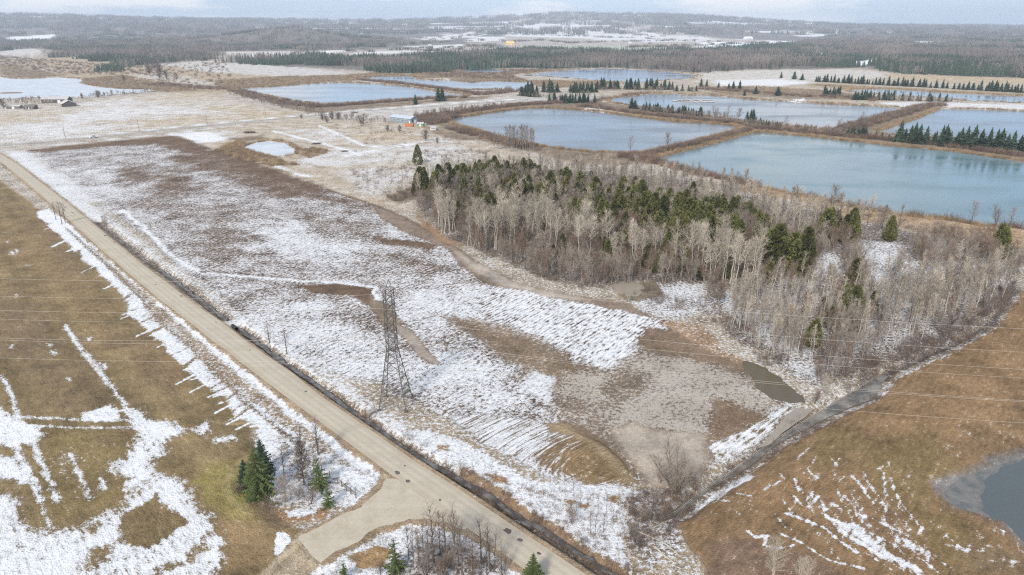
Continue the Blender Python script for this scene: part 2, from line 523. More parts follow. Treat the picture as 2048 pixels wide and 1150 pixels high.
TAN = (0.44, 0.335, 0.215)
SOIL = (0.155, 0.10, 0.063)
GRASS = (0.232, 0.166, 0.084)
OLIVE = (0.28, 0.215, 0.085)
REED = (0.235, 0.175, 0.12)
BANK = (0.25, 0.158, 0.083)
MUD = (0.27, 0.205, 0.15)
GRAVEL = (0.36, 0.26, 0.165)
LITTER = (0.19, 0.145, 0.11)
FARW = (0.17, 0.145, 0.125)

A_base = np.tile(np.array(TAN) * 0.85, (NV, 1))
A_snow = np.full(NV, 0.42)
A_slush = np.zeros(NV)
A_wet = np.zeros(NV)
A_rowa = np.zeros(NV)
A_u, A_v = VX.copy(), VY.copy()
A_fine = np.ones(NV)


def _apply(m, a, base, snow, slush, wet, rowa):
    if base is not None: A_base[m] += (np.array(base) - A_base[m]) * a[:, None]
    if snow is not None: A_snow[m] += (snow - A_snow[m]) * a
    if slush is not None: A_slush[m] += (slush - A_slush[m]) * a
    if wet is not None: A_wet[m] += (wet - A_wet[m]) * a
    if rowa is not None: A_rowa[m] += (rowa - A_rowa[m]) * a


def P(poly, base=None, snow=None, soft=4.0, warp=8.0, slush=None, wet=None, rowa=None, alpha=1.0, world=False, row=None):
    """paint a polygon: soft edge and edge wobble in photo pixels"""
    p = np.array(poly if world else W(poly))
    mp_ = np.hypot(*p.mean(0)) / FPX * 1.1
    s_, w_ = (soft * 1.35 + 2.2) * mp_, warp * 1.9 * mp_
    pad = s_ + w_ + 1
    m = np.nonzero((VX > p[:, 0].min() - pad) & (VX < p[:, 0].max() + pad) & (VY > p[:, 1].min() - pad) & (VY < p[:, 1].max() + pad))[0]
    if not len(m): return
    dd = sdf(VX[m] + WX[m] * w_, VY[m] + WY[m] * w_, p)
    a = np.clip(0.5 - dd / (2 * s_), 0, 1) * alpha
    k = a > 0
    m, a = m[k], a[k]
    if row is not None:
        kk = m[a > 0.5]
        A_u[kk], A_v[kk] = row(VX[kk], VY[kk])
    _apply(m, a, base, snow, slush, wet, rowa)


def S(line, width, base=None, snow=None, soft=2.0, warp=3.0, slush=None, wet=None, rowa=None, alpha=1.0, world=False):
    """paint a stroke: width in photo pixels at its middle"""
    p = np.array(line if world else W(line))
    mp_ = np.hypot(*p.mean(0)) / FPX * 1.1
    wd, s_, w_ = width * mp_ / 2, (soft * 1.5 + 1.2) * mp_, warp * 1.5 * mp_
    pad = s_ + w_ + wd + 1
    m = np.nonzero((VX > p[:, 0].min() - pad) & (VX < p[:, 0].max() + pad) & (VY > p[:, 1].min() - pad) & (VY < p[:, 1].max() + pad))[0]
    if not len(m): return
    dd, _ = ldist(VX[m] + WX[m] * w_, VY[m] + WY[m] * w_, p)
    a = np.clip(0.5 - (dd - wd) / (2 * s_), 0, 1) * alpha
    k = a > 0
    _apply(m[k], a[k], base, snow, slush, wet, rowa)


def rows(p0, p1):
    """row coordinates for furrows running along the photo line p0-p1"""
    a, b = np.array(G(*p0)), np.array(G(*p1))
    t = (b - a) / np.hypot(*(b - a))
    return lambda x, y: (x * t[0] + y * t[1], -x * t[1] + y * t[0])


# --- far country
m = VD > 2300
A_base[m] = np.array(FARW)
A_snow[m] = 0.12
patch = fbm(VX, VY, 420, 4, 91)
far_open = np.clip((patch - 0.56) * 14, 0, 1) * (VD > 4200)
A_snow += far_open * (0.8 - A_snow)
m = VD > 5600                                     # big snowy fields among woods on the hills
p2 = fbm(VX * 0.3, VY, 330, 3, 97)
A_snow[m] = np.clip((p2[m] - 0.565) * 14, 0.06, 0.9)
P(FO1, FARW, 0.12, 6, 10)
P(FO2, FARW, 0.12, 6, 10)
P(FIELDS_FAR, (0.34, 0.27, 0.19), 0.40, 4, 10)
for k_, c_ in enumerate(CLEAR):
    P(c_, TAN, 0.9 if k_ < 9 else 0.55, 2, 4)
P([(1040, 92), (1190, 90), (1340, 96), (1400, 102), (1240, 104), (1050, 99)], (0.30, 0.33, 0.18), 0.42, 2, 4)
P([(1010, 66), (1180, 65), (1330, 72), (1280, 80), (1100, 76), (1010, 74)], TAN, 0.72, 2, 5)
P([(1150, 70), (1400, 74), (1440, 80), (1290, 84), (1190, 80)], TAN, 0.66, 2, 5)
P([(1400, 84), (1590, 80), (1500, 93), (1400, 97)], TAN, 0.93, 2, 5)
for q in ([(830, 78), (990, 66), (1000, 70), (870, 82)], [(810, 92), (930, 88), (930, 95), (815, 99)], [(930, 78), (1010, 75), (1010, 80), (935, 84)], [(700, 105), (900, 98), (890, 103), (705, 110)]):
    P(q, TAN, 0.68, 2, 5)
# --- rough meadow and marsh left of the ponds
P([(-200, 108), (40, 118), (134, 112), (235, 128), (300, 135), (450, 125), (560, 140), (700, 150), (480, 178), (420, 190), (360, 186), (320, 180), (150, 158), (-200, 155)], (0.40, 0.30, 0.19), 0.22, 5, 14)
for q in ([(-20, 103), (60, 97), (110, 101), (128, 108), (60, 116), (0, 112)], [(50, 140), (110, 139), (90, 145), (50, 146)], [(320, 127), (430, 122), (400, 131), (330, 131)], [(390, 131), (470, 124), (560, 132), (640, 138), (700, 147), (600, 155), (500, 150), (420, 144)], [(340, 130), (420, 130), (470, 147), (380, 140)]):
    P(q, (0.38, 0.31, 0.22), 0.52, 4, 14, rowa=0.8)
for q in ([(0, 128), (130, 150), (60, 157), (0, 152)], [(160, 158), (240, 150), (330, 163), (410, 180), (330, 184), (240, 178), (175, 170)], [(430, 160), (560, 153), (700, 150), (720, 158), (560, 173), (480, 177), (430, 172)], [(690, 150), (760, 144), (840, 150), (720, 160), (690, 163)], [(800, 140), (1000, 139), (1130, 139), (1180, 136), (1020, 150), (1060, 163), (940, 166), (840, 157), (830, 150)], [(1000, 160), (1200, 162), (1290, 166), (1100, 176), (1060, 170)]):
    P(q, REED, 0.06, 4, 10)
P([(250, 148), (330, 146), (420, 160), (440, 172), (360, 172), (290, 164)], (0.42, 0.32, 0.2), 0.45, 4, 12)
P([(830, 156), (900, 155), (920, 164), (850, 163)], TAN, 0.6, 2, 6)
# --- flats between the north ponds and the east
P([(1230, 150), (1400, 148), (1500, 139), (1700, 138), (1900, 152), (2200, 160), (2200, 205), (1800, 210), (1600, 205), (1400, 189), (1280, 186), (1180, 196), (1170, 180), (1240, 170)], (0.42, 0.33, 0.22), 0.34, 4, 10)
P([(1400, 146), (1520, 140), (1700, 139), (1780, 146), (1880, 152), (1700, 158), (1620, 163), (1500, 162), (1420, 168), (1390, 158)], (0.46, 0.37, 0.25), 0.5, 4, 20)
P([(1420, 160), (1560, 158), (1630, 166), (1560, 172), (1440, 171)], TAN, 0.75, 3, 10)
P([(1620, 166), (1900, 181), (2200, 192), (2200, 200), (1850, 186), (1690, 178), (1620, 172)], (0.33, 0.25, 0.16), 0.08, 3, 6)
P([(1760, 148), (1900, 152), (2200, 161), (2200, 172), (1900, 165), (1800, 158)], (0.46, 0.35, 0.22), 0.2, 3, 8)
P([(1380, 176), (1500, 172), (1640, 180), (1700, 186), (1740, 200), (1600, 199), (1460, 190)], REED, 0.22, 3, 10)
P([(1575, 200), (1610, 197), (1612, 204), (1580, 205)], TAN, 0.95, 1, 3)
P([(1750, 205), (1850, 203), (2200, 214), (2200, 222), (1880, 215), (1800, 214)], TAN, 0.7, 2, 5)
# --- causeways and banks round the ponds
P([(880, 235), (1000, 212), (1100, 200), (1160, 200), (1260, 212), (1350, 226), (1480, 246), (1560, 250), (1660, 258), (1700, 250), (1830, 214), (1890, 214), (1840, 240), (1760, 264), (1900, 276), (2200, 300), (2200, 345), (2048, 326), (1800, 296), (1600, 274), (1510, 268), (1400, 294), (1320, 320), (1290, 322), (1230, 330), (1120, 320), (1050, 300), (980, 285), (900, 262), (870, 250)], REED, 0.06, 3, 5)
P([(1180, 212), (1260, 228), (1200, 226), (1160, 220)], TAN, 0.75, 2, 4)
P([(1218, 196), (1300, 184), (1400, 182), (1500, 194), (1400, 188), (1300, 187)], (0.34, 0.26, 0.17), 0.2, 2, 4)
P([(480, 184), (600, 207), (760, 206), (940, 195), (980, 190), (960, 205), (800, 214), (620, 226), (540, 205)], REED, 0.12, 3, 6)
# --- causeway track and yard by the blue building
P([(600, 228), (760, 215), (900, 203), (1050, 192), (1200, 188), (1180, 205), (1050, 208), (960, 218), (880, 236), (800, 232), (700, 240)], (0.40, 0.32, 0.22), 0.5, 3, 10)
S([(600, 233), (720, 222), (860, 209), (1000, 200), (1180, 193)], 5, TAN, 0.9, 1.5, 3)
# --- the fields
P([(0, 205), (160, 205), (240, 193), (360, 186), (420, 192), (520, 212), (600, 233), (350, 256), (0, 289), (-200, 305), (-200, 215)], (0.44, 0.335, 0.205), 0.47, 3, 6, rowa=0.6, row=rows((20, 235), (110, 285)))
for q in ([(180, 215), (330, 215), (420, 222), (300, 235), (140, 245), (60, 250)], [(0, 245), (160, 245), (240, 262), (100, 278), (0, 282)], [(160, 208), (250, 200), (330, 196), (300, 205), (200, 212)]):
    P(q, None, 0.66, 18, 50, alpha=0.8)
for q in ([(400, 215), (520, 212), (590, 232), (470, 238), (430, 228)], [(260, 245), (350, 240), (440, 240), (340, 252), (270, 254)], [(280, 195), (380, 188), (440, 196), (360, 200)], [(0, 232), (60, 228), (100, 238), (0, 246)]):
    P(q, (0.46, 0.34, 0.19), 0.36, 16, 60, alpha=0.75)
S([(0, 287), (174, 273), (348, 254.5), (487, 241), (598, 231)], 5, (0.62, 0.6, 0.58), 0.9, 1.2, 2)
S([(0, 300), (174, 284), (330, 268), (487, 249)], 5, TAN, 0.75, 1.2, 2)
# meadow between ploughed field and wood
P([(345, 268), (600, 236), (700, 240), (820, 245), (900, 262), (980, 290), (1060, 310), (1000, 345), (830, 372), (838, 425), (760, 412), (660, 376), (530, 332), (430, 298), (385, 282)], (0.43, 0.325, 0.20), 0.40, 3, 8, rowa=0.3, row=rows((700, 360), (900, 330)))
for q in ([(400, 262), (450, 258), (465, 274), (420, 283), (380, 272)], [(560, 255), (700, 262), (800, 268), (900, 282), (760, 296), (640, 280)], [(620, 300), (760, 296), (900, 288), (960, 305), (860, 320), (700, 335), (620, 325)], [(840, 310), (960, 315), (930, 345), (840, 350)], [(700, 340), (800, 335), (830, 365), (760, 395), (700, 372)], [(860, 262), (960, 282), (930, 290), (850, 275)]):
    P(q, None, 0.58, 12, 34, alpha=0.85)
for q in ([(430, 300), (480, 280), (500, 300), (560, 318), (600, 330), (540, 332), (480, 318)], [(590, 300), (640, 296), (660, 304), (620, 316), (595, 312)], [(440, 276), (520, 270), (540, 278), (480, 286)], [(770, 395), (830, 372), (850, 380), (800, 408)], [(840, 250), (900, 262), (960, 280), (900, 278)]):
    P(q, REED, 0.1, 4, 10)
P([(700, 265), (800, 262), (870, 270), (830, 285), (740, 290), (690, 280)], (0.48, 0.36, 0.22), 0.32, 14, 40, alpha=0.75)
S([(545, 262), (600, 275), (650, 288), (700, 303), (720, 310)], 6, TAN, 0.97, 1.5, 4)
S([(640, 252), (670, 265), (705, 280), (728, 292), (770, 293), (820, 288)], 5, TAN, 0.97, 1.5, 4)
S([(690, 312), (740, 302), (820, 290), (850, 282)], 4, TAN, 0.95, 1.5, 4)
S([(480, 330), (540, 320), (580, 345), (620, 352)], 10, TAN, 0.9, 3, 6)
P([(340, 268), (410, 262), (460, 276), (400, 286)], None, 0.8, 3, 8)
# ploughed field
P(FIELD, SOIL, 0.50, 2.0, 6, rowa=0.42, row=rows((1060, 690), (1190, 610)))
for q in ([(330, 290), (430, 300), (560, 340), (660, 380), (740, 412), (690, 412), (600, 395), (500, 360), (430, 335), (360, 318)],
          [(180, 345), (270, 335), (290, 350), (240, 372), (180, 368)], [(300, 350), (350, 340), (400, 372), (370, 398), (310, 380)],
          [(520, 350), (640, 385), (620, 405), (540, 392), (480, 372)], [(370, 310), (420, 318), (440, 335), (400, 340)]):
    P(q, None, 0.22, 16, 44, alpha=0.85)
P([(60, 300), (200, 285), (345, 271), (395, 287), (330, 287), (200, 293), (90, 303)], SOIL, 0.08, 3, 8)
P([(280, 283), (345, 273), (430, 300), (470, 318), (400, 310), (340, 297)], SOIL, 0.12, 8, 26)
P([(430, 302), (560, 340), (670, 383), (640, 385), (540, 352), (470, 330)], SOIL, 0.12, 6, 20)
for q in ([(400, 420), (470, 410), (500, 440), (440, 460)], [(480, 480), (560, 470), (590, 500), (520, 520)], [(250, 400), (330, 395), (380, 430), (300, 440)], [(380, 470), (470, 460), (520, 490), (440, 515)], [(560, 590), (660, 575), (700, 600), (620, 625)], [(600, 620), (640, 615), (650, 640), (615, 645)], [(690, 430), (800, 470), (840, 490), (760, 480)], [(780, 520), (850, 515), (900, 540), (820, 545)], [(640, 420), (720, 440), (690, 460), (630, 440)]):
    P(q, None, 0.36, 14, 40, alpha=0.8)
for q in ([(120, 340), (180, 330), (300, 440), (240, 420)], [(560, 430), (700, 500), (640, 540), (520, 480)], [(440, 640), (620, 600), (760, 690), (860, 720), (860, 800), (760, 770), (600, 720)], [(820, 560), (1000, 600), (900, 660), (800, 620)], [(860, 700), (960, 720), (1060, 800), (1000, 840), (850, 780)], [(620, 300), (700, 330), (640, 330)], [(780, 430), (880, 480), (940, 530), (860, 500)]):
    P(q, None, 0.70, 18, 44, alpha=0.8)
# snow drift line, gully and wet track
P([(590, 572), (680, 570), (740, 578), (760, 600), (745, 610), (700, 590), (620, 588)], SOIL, 0.08, 2, 8)
P([(745, 590), (775, 610), (800, 640), (800, 665), (770, 650), (745, 620)], (0.24, 0.18, 0.125), 0.06, 2, 6)
P([(790, 648), (822, 658), (846, 690), (880, 728), (868, 730), (838, 712), (812, 680), (798, 668)], (0.30, 0.235, 0.175), 0.0, 1.5, 5, wet=0.8)
S([(245, 420), (300, 470), (340, 510), (400, 547), (500, 553), (600, 563), (680, 566), (745, 576), (762, 600)], 6, SOIL, 0.95, 2.5, 9, alpha=0.9)
S([(395, 543), (480, 547), (560, 556), (640, 562)], 4, SOIL, 0.1, 2, 6, alpha=0.6)
P([(745, 415), (800, 430), (880, 470), (960, 528), (1050, 573), (1180, 598), (1260, 606), (1310, 640), (1240, 625), (1150, 612), (1040, 592), (960, 560), (915, 525), (900, 500), (830, 470), (770, 440)], (0.25, 0.185, 0.135), 0.04, 2, 6, wet=0.15)
P([(905, 500), (960, 528), (1050, 573), (1150, 594), (1180, 605), (1090, 596), (1000, 570), (950, 545)], (0.40, 0.335, 0.27), 0.04, 3, 10, wet=0.5)
P([(750, 475), (830, 485), (890, 490), (850, 500), (780, 488)], SOIL, 0.12, 4, 8)
S([(660, 380), (720, 400), (780, 422), (840, 450), (900, 490)], 5, SOIL, 0.1, 1.5, 4)
# flooded corner: soil islands in grey slush
P([(890, 630), (1000, 655), (1090, 685), (1150, 728), (1200, 748), (1255, 722), (1290, 682), (1335, 655), (1430, 700), (1500, 735), (1560, 790), (1560, 835), (1430, 925), (1400, 950), (1290, 970), (1230, 930), (1120, 850), (1100, 800), (1030, 740), (960, 690), (900, 640)], (0.225, 0.165, 0.115), 0.38, 10, 22, slush=0.8, rowa=0.3)
P([(1000, 575), (1180, 610), (1330, 642), (1290, 680), (1250, 715), (1200, 738), (1150, 718), (1080, 672), (1000, 645), (940, 610)], None, 0.70, 5, 12, slush=0.0, rowa=0.85)
P([(1290, 655), (1370, 668), (1480, 722), (1500, 745), (1400, 720), (1330, 700), (1280, 690)], (0.235, 0.165, 0.11), 0.10, 6, 12)
P([(900, 635), (1000, 660), (1100, 700), (1160, 740), (1240, 755), (1180, 775), (1090, 760), (1010, 710)], (0.22, 0.155, 0.10), 0.24, 8, 18, slush=0.8)
P([(1060, 740), (1110, 760), (1110, 810), (1080, 800), (1040, 770)], None, 0.75, 6, 14, slush=0.1)
for q in ([(1290, 700), (1400, 705), (1470, 745), (1560, 830), (1500, 840), (1420, 800), (1320, 770), (1250, 740)], [(1190, 830), (1300, 790), (1420, 770), (1440, 820), (1400, 900), (1420, 950), (1330, 860), (1230, 860)], [(1130, 750), (1220, 750), (1200, 800), (1140, 790)]):
    P(q, None, 0.64, 14, 34, slush=1.0)
P([(1430, 790), (1530, 835), (1560, 840), (1430, 922), (1415, 880)], (0.24, 0.165, 0.105), 0.14, 8, 14, slush=0.3)
P([(1215, 860), (1260, 842), (1320, 862), (1410, 868), (1420, 930), (1390, 970), (1300, 975), (1250, 920)], (0.34, 0.275, 0.205), 0.03, 6, 14, wet=0.9, slush=1.0, rowa=0)
P(T('i', [(640, 180), (700, 190), (600, 290), (480, 400), (300, 520), (240, 500), (220, 410), (330, 340), (480, 270)]), GRASS, 0.66, 4, 10, rowa=0.9, slush=0, row=rows((1430, 920), (1560, 820)))
# headland ring ploughed round in curves
RC = np.array(G(1205, 925))


def ring(x, y):
    dx, dy = x - RC[0], y - RC[1]
    t = 0.62
    a_, b_ = dx * math.cos(t) + dy * math.sin(t), -dx * math.sin(t) + dy * math.cos(t)
    r__ = np.hypot(a_, b_ * 1.75)
    return np.arctan2(b_ * 1.75, a_) * 9.0, r__


P([(900, 835), (960, 825), (1060, 838), (1150, 862), (1200, 885), (1250, 940), (1260, 965), (1190, 975), (1110, 955), (1040, 915), (960, 880)], (0.24, 0.16, 0.092), 0.66, 6, 10, rowa=0.7, slush=0, row=ring)
P([(1075, 905), (1110, 875), (1160, 868), (1215, 895), (1250, 945), (1250, 965), (1190, 968), (1120, 948), (1080, 925)], (0.26, 0.172, 0.09), 0.32, 8, 10, rowa=0.85)
P([(1130, 900), (1180, 890), (1225, 930), (1235, 960), (1180, 965), (1130, 940)], (0.255, 0.168, 0.085), 0.10, 8, 10)
P([(1095, 848), (1150, 850), (1200, 885), (1250, 935), (1270, 965), (1245, 965), (1200, 915), (1150, 872), (1100, 865)], (0.34, 0.25, 0.145), 0.05, 4, 8)
P([(1120, 842), (1170, 855), (1230, 905), (1275, 955), (1255, 945), (1200, 890), (1150, 862)], (0.19, 0.135, 0.085), 0.03, 3, 4)
# --- wood floor
P(WOOD, LITTER, 0.30, 4, 12, slush=0.0)
P([(1440, 600), (1560, 560), (1760, 520), (2020, 520), (2000, 600), (1850, 690), (1640, 765), (1560, 730), (1460, 650)], LITTER, 0.52, 10, 20)
for q in ([(1430, 600), (1500, 600), (1620, 700), (1600, 730), (1520, 680)], [(1600, 540), (1660, 500), (1700, 530), (1640, 590)], [(1690, 480), (1800, 490), (1830, 540), (1740, 560)], [(1850, 470), (1940, 480), (1920, 510), (1860, 500)], [(1300, 570), (1400, 565), (1430, 620), (1340, 640), (1270, 600)], [(1560, 720), (1660, 740), (1650, 765), (1600, 755)], [(1980, 600), (2030, 560), (2040, 590), (2000, 630)]):
    P(q, LITTER, 0.66, 8, 22)
P([(830, 425), (870, 455), (930, 492), (900, 488), (850, 455)], (0.34, 0.21, 0.12), 0.1, 3, 6)
P([(1300, 640), (1400, 650), (1460, 700), (1520, 735), (1480, 725), (1380, 680)], (0.33, 0.2, 0.11), 0.32, 4, 10)
P([(1230, 575), (1310, 560), (1330, 590), (1280, 602), (1240, 596)], (0.20, 0.155, 0.10), 0.0, 2, 5, wet=0.5)
P([(1600, 408), (1700, 418), (1800, 434), (1900, 446), (2060, 462), (2060, 500), (1900, 478), (1780, 452), (1690, 440)], (0.40, 0.27, 0.15), 0.22, 4, 10)
P([(1490, 370), (1700, 415), (1650, 412), (1480, 380)], (0.36, 0.25, 0.15), 0.1, 3, 8)
# --- road verges
P(T('A', [(0, 300 * 2.874), (130, 920), (380, 1150), (560, 1150), (150, 870)]), TAN, 0.72, 3, 6)
S([(30, 308), (150, 400), (240, 470), (330, 545), (420, 615), (500, 665), (640, 765), (760, 850), (900, 945), (1040, 1035), (1200, 1130)], 40, TAN, 0.74, 6, 8, rowa=0.2, alpha=0.9)
P(T('h', [(250, 330), (600, 330), (900, 420), (1200, 600), (1700, 640), (1900, 700), (1700, 900), (1750, 1150), (1650, 1150), (1300, 860), (1000, 690), (700, 520)]), TAN, 0.86, 4, 8)
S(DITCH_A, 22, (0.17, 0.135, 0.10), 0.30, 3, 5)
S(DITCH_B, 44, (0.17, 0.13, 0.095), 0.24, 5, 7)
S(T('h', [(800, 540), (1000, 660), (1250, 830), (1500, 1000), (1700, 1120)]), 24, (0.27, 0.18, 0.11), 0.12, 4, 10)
for q in ([(940, 560), (1060, 580), (1070, 620), (990, 610)], [(1380, 710), (1440, 720), (1430, 745), (1390, 740)], [(1460, 740), (1510, 735), (1510, 770), (1470, 765)], [(640, 410), (700, 410), (715, 435), (660, 440)], [(1780, 870), (1900, 850), (1950, 930), (1850, 960)], [(1620, 690), (1700, 690), (1680, 730), (1630, 720)]):
    P(T('h', q), (0.33, 0.19, 0.10), 0.15, 3, 8)
P(T('h', [(1700, 700), (1900, 650), (2012, 760), (2012, 1000), (1850, 1100), (1720, 900)]), (0.24, 0.17, 0.12), 0.5, 5, 14)
# --- left: pasture
PAST = [(-300, 250), (0, 360), (60, 405), (110, 455), (170, 520), (235, 575), (260, 625), (305, 650), (350, 722), (440, 770), (470, 815), (505, 855), (500, 900), (480, 960), (500, 1010), (560, 1040), (600, 1070), (605, 1100), (520, 1160), (300, 1500), (-800, 1500)]
P(PAST, GRASS, 0.03, 1.5, 5, rowa=0.5, row=rows((133, 650), (290, 860)))
pv = rows((133, 650), (290, 860))(VX, VY)[1] + (fbm(VX, VY, 30, 3, 81) - 0.5) * 5
bandm = np.clip(1 - sdf(VX, VY, W(PAST)) / 2.0, 0, 1) * (VD < 600)
A_base *= (1 + bandm * (0.13 * np.sin(pv * 0.42) + 0.09 * np.sin(pv * 0.95 + 1.0) + (fbm(VX, VY, 14, 3, 83) - 0.5) * 0.35))[:, None]
for q in ([(0, 440), (60, 460), (200, 600), (300, 720), (250, 730), (100, 560), (0, 500)], [(60, 420), (130, 470), (180, 560), (120, 500)], [(200, 640), (330, 700), (420, 790), (300, 760)]):
    P(q, (0.275, 0.188, 0.096), None, 16, 30, alpha=0.8)
for q in ([(0, 560), (60, 600), (180, 760), (100, 760), (0, 660)], [(20, 400), (60, 420), (200, 560), (150, 540)], [(230, 640), (280, 690), (340, 780), (300, 770)], [(120, 780), (180, 770), (190, 810), (140, 815)]):
    P(q, (0.205, 0.145, 0.085), None, 14, 26, alpha=0.8)
P(T('g', [(200, 330), (420, 300), (600, 320), (750, 360), (740, 440), (640, 520), (560, 600), (700, 680), (560, 780), (400, 820), (280, 820), (200, 520)]), (0.225, 0.165, 0.07), 0.12, 10, 20, alpha=0.85)
P(T('g', [(1150, 540), (1400, 500), (1420, 700), (1500, 850), (1350, 860), (1200, 750), (1080, 640)]), (0.285, 0.23, 0.08), None, 12, 16, alpha=0.85)
P(T('g', [(1320, 640), (1400, 700), (1460, 790), (1400, 790), (1310, 700)]), (0.20, 0.19, 0.06), None, 5, 8, alpha=0.8)
S(T('g', [(1420, 470), (1330, 540), (1300, 620), (1310, 690), (1370, 760), (1430, 800)]), 10, (0.44, 0.34, 0.17), None, 4, 5, alpha=0.7)
S(T('g', [(1250, 270), (1350, 280), (1450, 270)]), 4, (0.50, 0.38, 0.2), None, 2, 4, alpha=0.8)
P(T('g', [(1250, 860), (1500, 880), (1700, 880), (1720, 960), (1500, 1150), (1290, 1150), (1330, 1000)]), (0.28, 0.19, 0.098), 0.02, 8, 16, alpha=0.9)
P(T('g', [(1430, 730), (1500, 730), (1600, 800), (1660, 880), (1560, 900), (1470, 830)]), (0.20, 0.145, 0.085), 0.05, 6, 12)
# snow on the pasture
def gs(pts, snow=0.9, soft=9, warp=12, **k):
    P(T('g', pts), GRASS, snow, soft, warp, **k)


gs([(-100, 660), (30, 680), (80, 720), (130, 790), (210, 850), (300, 885), (420, 890), (480, 850), (570, 800), (680, 790), (690, 740), (760, 690), (880, 610), (1020, 610), (1060, 660), (1100, 720), (1190, 780), (1230, 810), (1240, 890), (1180, 950), (1260, 950), (1330, 1000), (1290, 1150), (1000, 1500), (-600, 1500)], 0.8, 9, 22, rowa=0.6)
gs([(700, 800), (830, 745), (880, 690), (930, 740), (1000, 790), (1090, 850), (1000, 900), (850, 985), (720, 970), (680, 900)], 0.05, 4, 8)
gs([(430, 1110), (520, 1000), (680, 940), (640, 1010), (600, 1060), (460, 1130)], 0.28, 8, 12)
gs([(1080, 1000), (1180, 960), (1230, 1000), (1150, 1080), (1060, 1100)], 0.35, 6, 12)
gs([(820, 1130), (1000, 1070), (1050, 1090), (900, 1160)], 0.35, 6, 12)
gs([(480, 870), (560, 820), (620, 830), (540, 920), (440, 960)], 0.42, 8, 14)
gs([(700, 690), (790, 640), (880, 600), (900, 615), (800, 670), (720, 720)], 0.5, 4, 8)
gs([(760, 350), (840, 400), (860, 470), (840, 540), (870, 600), (720, 665), (690, 600), (640, 560), (630, 510), (700, 480), (740, 440)])
gs([(720, 200), (830, 200), (850, 250), (970, 260), (1040, 310), (1030, 340), (940, 370), (910, 410), (915, 465), (850, 380), (800, 310)])
gs([(460, 210), (540, 190), (620, 160), (680, 200), (670, 250), (550, 270), (460, 240)], 0.85, 3, 10)
gs([(-60, 220), (100, 230), (220, 290), (240, 340), (180, 380), (60, 390), (-60, 370)], 0.9, 3, 10)
gs([(-60, 440), (60, 470), (120, 540), (170, 620), (130, 645), (40, 600), (-60, 580)], 0.9, 4, 12)
gs([(1090, 310), (1150, 290), (1200, 265), (1210, 300), (1160, 360), (1110, 330)])
gs([(1235, 370), (1300, 350), (1360, 345), (1370, 370), (1300, 388), (1250, 390)])
gs([(280, 460), (420, 420), (440, 560), (540, 700), (460, 740), (360, 620)], 0.30, 12, 16)
gs([(560, 600), (600, 620), (610, 670), (570, 660)], 0.9, 3, 6)
gs([(590, 360), (640, 350), (660, 390), (610, 400)], 0.35, 5, 8)
for ln, wd in (([(10, 0), (60, 110), (110, 220), (180, 380), (240, 520), (330, 730)], 7), ([(0, 190), (40, 290), (110, 460), (170, 580), (230, 720)], 9), ([(230, 730), (260, 800), (300, 880)], 5), ([(380, -290), (450, -180), (500, -110), (540, -60), (590, 10), (650, 80), (730, 190), (800, 300), (910, 465)], 8), ([(0, 215), (130, 235), (330, 250), (550, 255), (740, 262)], 6), ([(0, 272), (150, 288), (400, 300), (640, 303), (780, 303)], 6), ([(400, 450), (450, 560), (520, 720)], 4)):
    S(T('g', ln), wd, GRASS, 0.88, 2.6, 4)
for c_ in ((23, 245, 6), (70, 360, 13), (58, 292, 8), (95, 350, 10), (105, 600, 12), (160, 435, 6), (220, 770, 6), (70, 895, 15), (290, 890, 14), (310, 930, 18), (520, 860, 12), (400, 1080, 12), (590, 10 + 1000, 20)):
    x_, y_ = T('D', [(c_[0], c_[1])])[0]
    P([(x_ - c_[2] / 3, y_ - c_[2] / 4), (x_ + c_[2] / 4, y_ - c_[2] / 5), (x_ + c_[2] / 3, y_ + c_[2] / 3), (x_, y_ + c_[2] / 3)], GRASS, 0.9, 2, 4)
# snow drift between fence and pasture, with teeth melted out of its edge
DRIFT = [(66, 424), (95, 418), (130, 440), (165, 475), (215, 530), (280, 590), (330, 640), (380, 690), (440, 745), (520, 800), (600, 870), (690, 930), (758, 958), (745, 985), (700, 1015), (640, 1010), (560, 1010), (520, 985), (510, 900), (520, 850), (480, 835), (450, 790), (400, 760), (350, 722), (320, 680), (262, 625), (235, 575), (170, 520), (100, 455)]
P(DRIFT, GRASS, 0.93, 2, 6, rowa=0.1)
rng = np.random.default_rng(4)
edge = resample(np.array([(66, 424), (100, 455), (170, 520), (235, 575), (262, 625), (310, 665), (350, 722), (400, 760), (450, 790), (485, 832), (505, 850)]), 400)[np.sort(rng.choice(400, 44, False))]
for k_, e_ in enumerate(edge):
    ln = rng.uniform(1, 5.6) ** 2 * (0.6 + e_[1] / 900)
    if rng.random() < 0.45:
        S([(e_[0] - 6, e_[1] + 2 + rng.uniform(-4, 4)), (e_[0] + ln * 0.85, e_[1] - ln * 0.5 + rng.uniform(-6, 6))], rng.uniform(2, 9), (0.25, 0.175, 0.10), 0.15, 1.2, 8)
    else:
        S([(e_[0] + 6, e_[1]), (e_[0] - ln * 0.7, e_[1] + ln * 0.45)], rng.uniform(2.5, 7), GRASS, 0.95, 0.8, 4)
S([(120, 425), (195, 495), (264, 561), (334, 620), (417, 686), (487, 745), (529, 777), (592, 837), (644, 872), (700, 915), (750, 945)], 13, TAN, 0.97, 2, 4)
S([(223, 537), (250, 560), (348, 651), (431, 728), (487, 766), (560, 825), (640, 890)], 10, (0.30, 0.205, 0.115), 0.34, 4, 8)
S([(132, 458), (174, 495), (223, 540), (278, 596), (334, 658), (369, 686), (417, 731), (452, 764), (487, 802), (522, 830), (564, 865), (600, 897)], 3.5, (0.24, 0.17, 0.11), 0.12, 1.5, 3)
